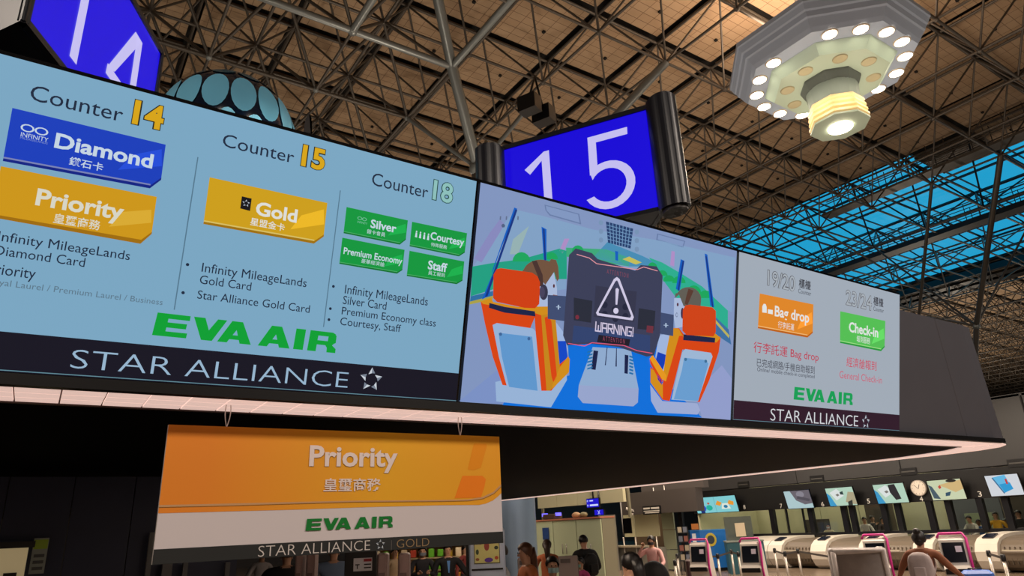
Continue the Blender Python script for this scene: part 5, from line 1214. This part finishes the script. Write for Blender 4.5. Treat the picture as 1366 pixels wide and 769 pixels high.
# lit shop shelves far behind the people
q = at(570, 750, t=24); r = empty('shop_shelf', (q.x, q.y, 0), (0, 0, -.6), 'brightly lit shop shelves with green, yellow and cream goods behind the people', 'shelf')
MB().box((0, .3, .8), (4.6, .1, 1.6), mat('shelf_back', (150, 120, 80), .6)).build('back', r)
for k in range(4): MB().box((0, .1, .3+.4*k), (4.6, .35, .04), mat('shelf_board', (190, 170, 130), .5)).build('shelf', r)
cols = [(110, 190, 50), (230, 190, 60), (220, 200, 170), (190, 70, 50), (226, 150, 50), (240, 226, 200)]
for k in range(56):
    a_ = k % 14; b_ = k//14; cx = -2.1+a_*.32
    cc_ = cols[0] if 7 <= a_ <= 8 else cols[(k*7+b_*3) % 6]
    MB().box((cx, .05, .32+.4*b_+.14), (.2+.05*((k*3) % 3), .2, .24+.03*(k % 3)), mat('goods_%02d' % (cols.index(cc_)), cc_, .5), bev=.02).build('box', r)
area('shop_light', (q.x-1.2, q.y-1.8, 3.6), 2.0, 170, (1, .84, .6), (q.x, q.y, .8))

# ================================================================== PEOPLE
SKIN = mat('skin', (196, 150, 122), .5); HAIRD = mat('hair_black', (24, 20, 19), .45, noise=.2, scale=30); HAIRB = mat('hair_brown', (92, 56, 34), .45, noise=.2, scale=30)
SHOE = mat('shoe_dark', (30, 28, 28), .5); EYE_ = mat('eye_dark', (20, 16, 16), .2); LIP = mat('lip', (160, 90, 80), .5)
def skinned(nodes, edges, sub=1):
    """nodes: list of (xyz, r); returns verts, faces of the grown surface"""
    me = D.meshes.new('skel'); me.from_pydata([n[0] for n in nodes], edges, [])
    o = D.objects.new('skel', me); COL.objects.link(o)
    md = o.modifiers.new('s', 'SKIN'); md.use_smooth_shade = True
    for i, n in enumerate(nodes):
        r = n[1]; me.skin_vertices[0].data[i].radius = r if isinstance(r, tuple) else (r, r)
        me.skin_vertices[0].data[i].use_root = (i == 0)
    s_ = o.modifiers.new('u', 'SUBSURF'); s_.levels = sub
    bpy.context.view_layer.update()
    m2 = D.meshes.new_from_object(o.evaluated_get(bpy.context.evaluated_depsgraph_get()))
    vs = [tuple(v.co) for v in m2.vertices]; fs = [tuple(p.vertices) for p in m2.polygons]
    D.objects.remove(o); D.meshes.remove(me); D.meshes.remove(m2)
    return vs, fs
ARMS = {'down': ((.20, .0, .60), (.215, -.05, .45)), 'front': ((.20, -.02, .62), (.07, -.15, .56)), 'reach': ((.22, -.04, .66), (.30, -.14, .55)), 'push': ((.17, -.08, .64), (.13, -.24, .60)), 'phone': ((.17, -.05, .64), (.06, -.18, .68)), 'up': ((.20, -.06, .72), (.10, -.12, .86)), 'face': ((.18, -.08, .68), (.05, -.13, .80))}
_bodies = {}
def body_mesh(armL, armR, lean, tilt, bulk=1.0, stride=0.0):
    """unit-height figure facing -y, feet at z = 0"""
    key = (armL, armR, lean, tilt, bulk, stride)
    if key in _bodies: return _bodies[key]
    N = []; Ed = []; seg = []
    def add(p, r, par, sname):
        N.append((p, r)); i = len(N)-1
        if par is not None: Ed.append((par, i))
        seg.append((p, sname, N[par][0] if par is not None else p)); return i
    ly = -lean
    b = bulk
    pel = add((0, 0, .52), (.085*b, .062*b), None, 'hip')
    sp = add((0, ly*.3, .62), (.078*b, .055*b), pel, 'top'); chs = add((0, ly*.7, .73), (.098*b, .064*b), sp, 'top'); up_ = add((0, ly, .80), (.07*b, .05), chs, 'top')
    nk = add((0, ly*1.15-.003, .845), (.031, .031), up_, 'skin')
    hd = add((tilt*.3, ly*1.3-.010, .885), (.038, .042), nk, 'skin'); h2 = add((tilt*.7, ly*1.4-.012, .925), (.046, .054), hd, 'skin'); h3 = add((tilt, ly*1.45-.004, .962), (.040, .048), h2, 'skin')
    hands = []
    for s_, arm in ((-1, armL), (1, armR)):
        (ex, ey, ez), (hx, hy, hz) = ARMS[arm]
        sh = add((s_*.105*b, ly, .795), (.040*b, .038*b), up_, 'top'); el = add((s_*ex, ly+ey, ez), (.030*b, .030*b), sh, 'top')
        wr = add((s_*(ex+(hx-ex)*.93), ly+ey+(hy-ey)*.93, ez+(hz-ez)*.93), (.018, .018), el, 'sleeve'); d_ = (Vector((s_*hx, ly+hy, hz))-Vector((s_*ex, ly+ey, ez))).normalized()
        hp = Vector((s_*hx, ly+hy, hz))+d_*.018; pa = add(tuple(hp), (.022, .012), wr, 'skin'); hands.append((s_, hp, d_))
        hip = add((s_*.050, 0, .49), (.058*b, .060*b), pel, 'leg'); kn = add((s_*.058, -.012-stride*s_*.5, .275), (.040, .040), hip, 'leg')
        an = add((s_*.06, .008-stride*s_, .055), (.024, .026), kn, 'leg'); to = add((s_*.066, -.075-stride*s_, .020), (.024, .018), an, 'shoe')
    vs, fs = skinned(N, Ed, 2)
    reg = []
    for f in fs:
        c_ = Vector((0, 0, 0))
        for i in f: c_ += Vector(vs[i])
        c_ /= len(f); best = None
        for p, sn, q in seg:
            P_, Q_ = Vector(p), Vector(q); d_ = P_-Q_; t = 0 if d_.length < 1e-6 else max(0, min(1, (c_-Q_).dot(d_)/d_.length_squared))
            dd = (c_-(Q_+d_*t)).length
            if best is None or dd < best[0]: best = (dd, sn, t)
        sn = best[1]
        if sn == 'skin' and c_.z < .835 and abs(c_.x) < .06 and c_.y > -.1+ly: sn = 'top'
        if sn == 'hip': sn = 'leg' if c_.z < .56 else 'top'
        reg.append('top' if sn == 'sleeve' else sn)
    # five fingers rooted in each palm
    for s_, hp, d_ in hands:
        side = d_.cross(Vector((0, 1, 0))); side = side.normalized() if side.length > .1 else Vector((1, 0, 0)); nrm = side.cross(d_).normalized()
        for k, ln in enumerate((.040, .046, .043, .034)):
            o_ = hp+side*(.0085*(k-1.5)); a_ = o_+d_*.012; m_ = a_+d_*ln*.5-nrm*.004; e_ = m_+d_*ln*.40-nrm*.014
            v2, f2 = skinned([(tuple(o_), .0055), (tuple(a_), .0052), (tuple(m_), .0048), (tuple(e_), .0038)], [(0, 1), (1, 2), (2, 3)], 0)
            kk_ = len(vs); vs += v2; fs += [tuple(i+kk_ for i in f) for f in f2]; reg += ['skin']*len(f2)
        o_ = hp-d_*.004-side*s_*.008; a_ = o_-side*s_*.016+d_*.008; e_ = a_+d_*.022-nrm*.006
        v2, f2 = skinned([(tuple(o_), .006), (tuple(a_), .0058), (tuple(e_), .0045)], [(0, 1), (1, 2)], 0)
        kk_ = len(vs); vs += v2; fs += [tuple(i+kk_ for i in f) for f in f2]; reg += ['skin']*len(f2)
    hc = Vector(N[h2][0])
    _bodies[key] = (vs, fs, reg, hc, ly)
    return _bodies[key]
def person(px, py, t, hgt, face, label, top, leg=(40, 42, 50), hair='short', hairm=None, armL='down', armR='down', lean=0.0, tilt=0.0, bulk=1.0, mask=None, stride=0.02, skin=SKIN, group=None, x=None):
    """px, py, t: crown of the head in the picture and its distance; face: bearing the figure looks towards (rz)"""
    q = at(px, py, t=t) if x is None else at(px, py, x=x)
    if hgt is None: hgt = q.z
    vs, fs, reg, hc, ly = body_mesh(armL, armR, lean, tilt, bulk, stride)
    root = empty('person', (q.x, q.y, 0), (0, 0, face), label, 'person', group)
    sc = hgt/1.0
    off = Vector((-tilt*0, 0, 0))
    tm = mat('cloth_%02x%02x%02x' % top, top, .8, noise=.12, scale=12); lm = mat('cloth_%02x%02x%02x' % leg, leg, .8, noise=.1, scale=12)
    mm = {'top': tm, 'leg': lm, 'skin': skin, 'shoe': SHOE}
    mb = MB(); mb.v = [tuple(Vector(v)*sc) for v in vs]
    for f, rg_ in zip(fs, reg): mb.f.append(list(f)); mb.mi.append(mb.m(mm[rg_])); mb.sm.append(True)
    H_ = hc*sc; hs = hgt
    # nose, ears, eyes, mouth, part of the same skin mesh
    mb.ball(H_+Vector((0, -.052, -.012))*hs, .0085*hs, skin, 8, 6, (.8, 1, 1.3))
    for s_ in (-1, 1):
        mb.ball(H_+Vector((s_*.045, .004, -.012))*hs, .011*hs, skin, 8, 6, (.4, .8, 1.3)); mb.ball(H_+Vector((s_*.017, -.0485, .004))*hs, .0048*hs, EYE_, 6, 4)
    mb.ball(H_+Vector((0, -.050, -.034))*hs, .009*hs, LIP, 8, 4, (1.4, .4, .4))
    mb.build('body', root)
    hm = hairm or HAIRD
    hb = MB(); n, kx = 18, 9; fz = 1.22 if hair == 'bun' else 1.04; rx, ry, rz_ = .053*hs*fz, .062*hs*fz, .060*hs*fz
    V = []; c_ = H_+Vector((0, .006, .016))*hs
    for i in range(kx+1):
        for j in range(n):
            a_ = 2*math.pi*j/n; front = max(0, -math.sin(a_))    # -y is the face
            lim = math.radians(112-48*front) if hair == 'short' else math.radians(128-64*front)
            th = lim*i/kx; wv = 1+.03*math.sin(5*a_+i)
            V.append(c_+Vector((rx*wv*math.sin(th)*math.cos(a_), ry*wv*math.sin(th)*math.sin(a_), rz_*math.cos(th))))
    hb.add(V, [(i*n+j, (i+1)*n+j, (i+1)*n+(j+1) % n, i*n+(j+1) % n) for i in range(kx) for j in range(n)], hm, True)
    if hair in ('long', 'pony', 'bun'):
        if hair == 'long': hb.tube([c_+Vector((0, .030, .01))*hs, c_+Vector((0, .052, -.05))*hs, c_+Vector((0, .058, -.12))*hs, c_+Vector((0, .050, -.19))*hs], .045*hs, hm, 12, r2=.022*hs)
        if hair == 'pony': hb.tube([c_+Vector((0, .05, .02))*hs, c_+Vector((0, .085, -.01))*hs, c_+Vector((0, .08, -.09))*hs], .02*hs, hm, 8, r2=.008*hs)
        if hair == 'bun': hb.ball(c_+Vector((.0, .035, .060))*hs, .036*hs, hm, 12, 8); hb.ball(c_+Vector((0, .03, -.03))*hs, .046*hs, hm, 12, 8)
    hb.build('hair', root)
    if mask:
        m_ = MB(); P = []
        for i in range(5):
            for j in range(9):
                a_ = math.radians(-62+124*j/8); z = -.048+.038*i/4
                P.append(H_+Vector((math.sin(a_)*.0495, -math.cos(a_)*.060-.003+abs(z+.03)*.12, z))*hs)
        m_.add(P, [(i*9+j, i*9+j+1, i*9+j+10, i*9+j+9) for i in range(4) for j in range(8)], mat('mask_%02x%02x%02x' % mask, mask, .7), True); m_.build('face_mask', root)
    # collar and hem
    m_ = MB(); m_.lathe([(.036*hs, 0), (.040*hs, .006*hs), (.037*hs, .014*hs)], tm, 14, (0, -lean*1.08*hs, .822*hs)); m_.build('collar', root)
    return root, hgt
def backpack(root, hgt, lean, col, label, w_=.15, h_=.24):
    """worn on the back (+y side); its own thing"""
    M = Matrix.Translation(root.location) @ Euler(root.rotation_euler).to_matrix().to_4x4()
    p = M @ Vector((0, (.125-lean*.7)*hgt, .55*hgt)); r = empty('backpack', p, tuple(root.rotation_euler), label, 'backpack')
    m = mat('pack_%02x%02x%02x' % col, col, .75, noise=.15, scale=10, bump=.4)
    mb = MB(); n = 16; V = []
    for i, (z, f) in enumerate(((0, .75), (.03, .98), (.10, 1.05), (.18, .98), (.22, .85), (.25, .45), (.255, .05))):
        for j in range(n):
            a_ = 2*math.pi*j/n; ca, sa = math.cos(a_), math.sin(a_); ca = math.copysign(abs(ca)**.6, ca); sa = math.copysign(abs(sa)**.7, sa)
            V.append((ca*w_/2*f*hgt*1.1, sa*.055*f*hgt, z/.25*h_*hgt))
    mb.add(V, [tuple(range(n))[::-1]]+[(i*n+j, i*n+(j+1) % n, (i+1)*n+(j+1) % n, (i+1)*n+j) for i in range(6) for j in range(n)], m, True); mb.build('bag', r)
    MB().box((0, .06*hgt, .08*hgt), (.10*hgt, .03*hgt, .10*hgt), m, bev=.01).build('front_pocket', r)
    for s_ in (-1, 1): MB().tube([(s_*.05*hgt, -.05*hgt, .22*hgt), (s_*.075*hgt, -.11*hgt, .262*hgt), (s_*.08*hgt, -.19*hgt, .21*hgt), (s_*.085*hgt, -.185*hgt, .12*hgt), (s_*.085*hgt, -.06*hgt, .05*hgt)], .011*hgt, m, 6).build('strap', r)
    return r
def toward(px, extra=0):      # rotation so that a figure facing -y locally looks at the camera (+extra)
    d = ray(px, 700); return math.atan2(-d.y, -d.x)+math.pi/2+extra
# the traveller with the pale backpack, seen from behind
r, h = person(1222, 710, 11.2, None, toward(1222, math.pi-.25), 'person in a brown top with dark tied hair, seen from behind among the kiosks', (128, 78, 52), (50, 46, 44), hair='bun', armL='reach', armR='reach', lean=.03, bulk=1.15)
backpack(r, h, .03, (172, 160, 160), 'pale grey backpack worn by the person in the brown top', .2, .26)
r, h = person(780, 714, 14.6, None, toward(780, math.pi+.5), 'person in a black jacket seen from behind before the pale green cabinets', (22, 22, 24), (24, 24, 28), armL='front', armR='front', lean=.03, bulk=1.15)
backpack(r, h, .03, (16, 16, 18), 'black bag on the back of the person in the black jacket', .15, .24)
person(851, 737, 6.8, None, toward(851, math.pi+.9), 'person with thick black hair, head bent, in a navy and red patterned shirt', (34, 38, 66), (40, 40, 46), lean=.05, tilt=-.03, armL='front', armR='front', hair='long')
person(868, 715, 16, None, toward(868, -.3), 'person in a pink top and black mask holding one hand up by the pram', (206, 158, 156), (60, 60, 70), mask=(24, 24, 28), armL='up', armR='push', hair='pony')
person(706, 724, 9.2, None, toward(706, -1.2), 'person with auburn hair and orange collar behind the translucent kiosk back', (190, 108, 60), (60, 50, 50), hair='long', hairm=HAIRB, armL='front', armR='front', lean=.02)
person(729, 720, 14, None, toward(729, math.pi), 'person with long dark brown hair and an orange top, seen from behind', (178, 96, 56), (50, 46, 44), hair='long', hairm=mat('hair_darkbrown', (52, 34, 26), .45))
person(734, 742, 9.0, None, toward(734, .2), 'person in a navy coat and pale blue mask leaning between the kiosks', (26, 28, 38), (30, 30, 36), mask=(160, 196, 200), armL='front', armR='front', lean=.04)
person(774, 744, 12.9, None, toward(774, -.8), 'person in pink with a pale green mask half hidden by the kiosk back', (196, 60, 130), (60, 50, 60), mask=(150, 206, 190), armL='front', armR='front')
person(563, 728, 15, None, toward(563, .1), 'masked person in a dark vest over grey, looking down at clasped hands', (36, 36, 42), (30, 30, 34), mask=(120, 128, 140), armL='phone', armR='phone', bulk=1.1, lean=.02)
rm, hm_ = person(597, 726, 15, None, toward(597, .15), 'person in a dark suit over a blue shirt below the GOLD lettering', (22, 22, 26), (26, 26, 30), armL='front', armR='reach', bulk=1.25)
m_ = MB(); m_.add([(-.02*hm_, -.070*hm_, .80*hm_), (.02*hm_, -.070*hm_, .80*hm_), (.006*hm_, -.082*hm_, .66*hm_), (-.006*hm_, -.082*hm_, .66*hm_)], [(3, 2, 1, 0)], mat('shirt_blue', (90, 140, 206), .7)); m_.build('shirt_front', rm)
person(446, 722, 12, 1.86, toward(446, math.pi), 'person in a pale blue shirt seen from behind left of the black plaque stand', (112, 130, 158), (40, 44, 56), bulk=1.5)
person(384, 724, 11, 1.86, toward(384, math.pi), 'person in black seen from behind under the left half of the sign', (16, 16, 20), (20, 20, 24), bulk=1.5)
person(350, 733, 16, None, toward(350, .3), 'person in a white shirt with a dark scarf near the end of the navy wall', (196, 190, 190), (40, 40, 50), armL='front', armR='front')
person(666, 724, 8.6, None, toward(666, -1.3), 'person in a white coat half hidden behind the poster totem', (200, 200, 204), (200, 200, 204), armL='front', armR='front')
person(526, 730, 16, None, toward(526, .6), 'person in a cream top between the two right gate slabs', (214, 186, 150), (50, 44, 44), armL='front', armR='front')
person(620, 727, 18, None, toward(620, .8), 'person in a dark red top behind the suited person', (120, 44, 40), (40, 36, 40))
# staff behind the office glass
for px, py, col, lb, kw in ((1104, 699, (204, 190, 150), 'masked staff member in a cream top behind the glass near fascia number 6', dict(mask=(214, 214, 216), armL='front', armR='front')),
        (1152, 690, (206, 200, 196), 'staff member in a white shirt behind the glass, left of two colleagues', dict(armL='phone', armR='phone')),
        (1162, 688, (30, 30, 34), 'dark-haired staff member in black in the middle of three behind the glass', dict(armL='face')),
        (1176, 690, (60, 44, 44), 'staff member in brown, rightmost of the three behind the glass', dict(armL='phone')),
        (1296, 688, (190, 186, 180), 'staff member in white leaning forward behind the glass below the sleeve display', dict(lean=.08, armL='push', armR='push')),
        (1304, 693, (70, 110, 170), 'staff member in blue beside the one in white behind the glass', dict(armL='front')),
        (1326, 683, (214, 160, 40), 'staff member in yellow behind the glass near fascia number 3', dict(armL='front', armR='front')),
        (1340, 692, (36, 36, 44), 'staff member in dark clothes right of the yellow top behind the glass', dict(armL='phone')),
        (1357, 681, (24, 24, 28), 'staff member in black at the right edge of the picture behind the glass', dict(armL='up'))):
    person(px, py, 0, None, toward(px, random.uniform(-.9, .9)), lb, col, x=29.0 if px in (1304, 1340, 1162) else 28.2, **kw)

# ------------------------------------------------------------------ pram, wrapped luggage, suitcases
p = at(876, 740, t=13); r = empty('pram', (p.x, p.y, 0), (0, 0, toward(876, 1.0)), 'black folding pram with a domed hood in front of the service counter', 'pram')
pf = mat('pram_fabric', (20, 20, 23), .7, bump=.3, scale=20)
mb = MB(); V = []; n = 12
for i in range(9):
    a_ = math.radians(-15+150*i/8)
    for j in range(n+1):
        b_ = math.pi*j/n; V.append((.26*math.cos(b_), .10-.34*math.cos(a_)*math.sin(b_)*.9, .92+.36*math.sin(a_)*math.sin(b_)))
mb.add(V, [(i*(n+1)+j, i*(n+1)+j+1, (i+1)*(n+1)+j+1, (i+1)*(n+1)+j) for i in range(8) for j in range(n)], pf, True); mb.build('hood', r)
MB().box((0, .05, .62), (.44, .5, .12), pf, bev=.04).box((0, .28, .82), (.44, .1, .4), pf, bev=.04).build('seat', r)
MB().box((0, .02, .28), (.4, .5, .16), pf, bev=.03).build('basket', r)
for s_ in (-1, 1):
    MB().tube([(s_*.24, -.42, .12), (s_*.25, .05, .6), (s_*.25, .45, 1.05)], .015, chrome, 8).build('frame_rail', r); MB().tube([(s_*.24, .38, .12), (s_*.25, .0, .62)], .015, chrome, 8).build('frame_rail', r)
    for y in (-.42, .38):
        mb = MB(); mb.tube([(s_*.24-.025, y, .11), (s_*.24+.025, y, .11)], .11, mat('tyre', (26, 26, 28), .7), 20); mb.build('wheel', r)
MB().tube([(-.25, .45, 1.05), (0, .47, 1.07), (.25, .45, 1.05)], .02, black, 8).build('handlebar', r)
p = at(1141, 732, t=11.6); r = empty('luggage_trolley', (p.x, p.y, 0), (0, 0, toward(1141, .15)), 'luggage trolley stacked with a large silvery plastic-wrapped load', 'trolley')
wrap = mat('silver_wrap', (206, 198, 196), .35, .0, noise=.25, scale=7, bump=1.0)
w2 = mat('wrapped_core', (150, 143, 141), .45, .0, noise=.2, scale=9, bump=.6)
mb = MB(); mb.box((0, 0, .84), (.78, .40, p.z*2-1.68-.04 if 0 else 1.1), w2, bev=.05); mb.build('load', r)
mb = MB()
P4 = [(-.38, 1.36), (.38, 1.36), (.40, .30), (-.40, .30)]
mb.tube([(x, -.2, z) for x, z in P4+[P4[0]]], .05, wrap, 10); mb.tube([(x, .2, z) for x, z in P4+[P4[0]]], .05, wrap, 10)
for x, z in P4: mb.tube([(x, -.2, z), (x, .2, z)], .05, wrap, 8)
mb.build('wrapping', r)
MB().box((0, 0, .22), (.8, .6, .05), steel).build('platform', r)
for sx in (-.32, .32):
    for sy in (-.22, .22): MB().tube([(sx-.02, sy, .08), (sx+.02, sy, .08)], .08, black, 14).tube([(sx, sy, .08), (sx, sy, .2)], .02, steel, 6).build('wheel', r)
MB().tube([(-.4, .32, .22), (-.4, .36, 1.05), (.4, .36, 1.05), (.4, .32, .22)], .018, chrome, 8).build('handle_frame', r)
for px, py, t, col, lb in ((1302, 761, 11.5, (70, 110, 190), 'blue hard-shell suitcase at the bottom right below the kiosk'), (925, 742, 18, (60, 40, 44), 'dark suitcase between the barrier posts left of the first kiosk')):
    p = at(px, py, t=t); hh = max(.55, min(1.0, p.z)); r = empty('suitcase', (p.x, p.y, 0), (0, 0, toward(px, .2)), lb, 'suitcase'); m = mat('case_%02x%02x%02x' % col, col, .35)
    MB().box((0, 0, .06+(hh-.06)/2), (.46, .26, hh-.06), m, bev=.05).build('shell', r)
    for k in range(4): MB().box((-.15+.1*k, -.13, .06+(hh-.06)/2), (.02, .02, hh*.8), m).build('rib', r)
    for sx in (-.17, .17): MB().tube([(sx-.012, 0, .03), (sx+.012, 0, .03)], .03, black, 12).build('wheel', r)
    MB().tube([(-.1, .08, hh-.02), (-.1, .08, hh+.02), (.1, .08, hh+.02), (.1, .08, hh-.02)], .012, black, 6).build('handle', r)
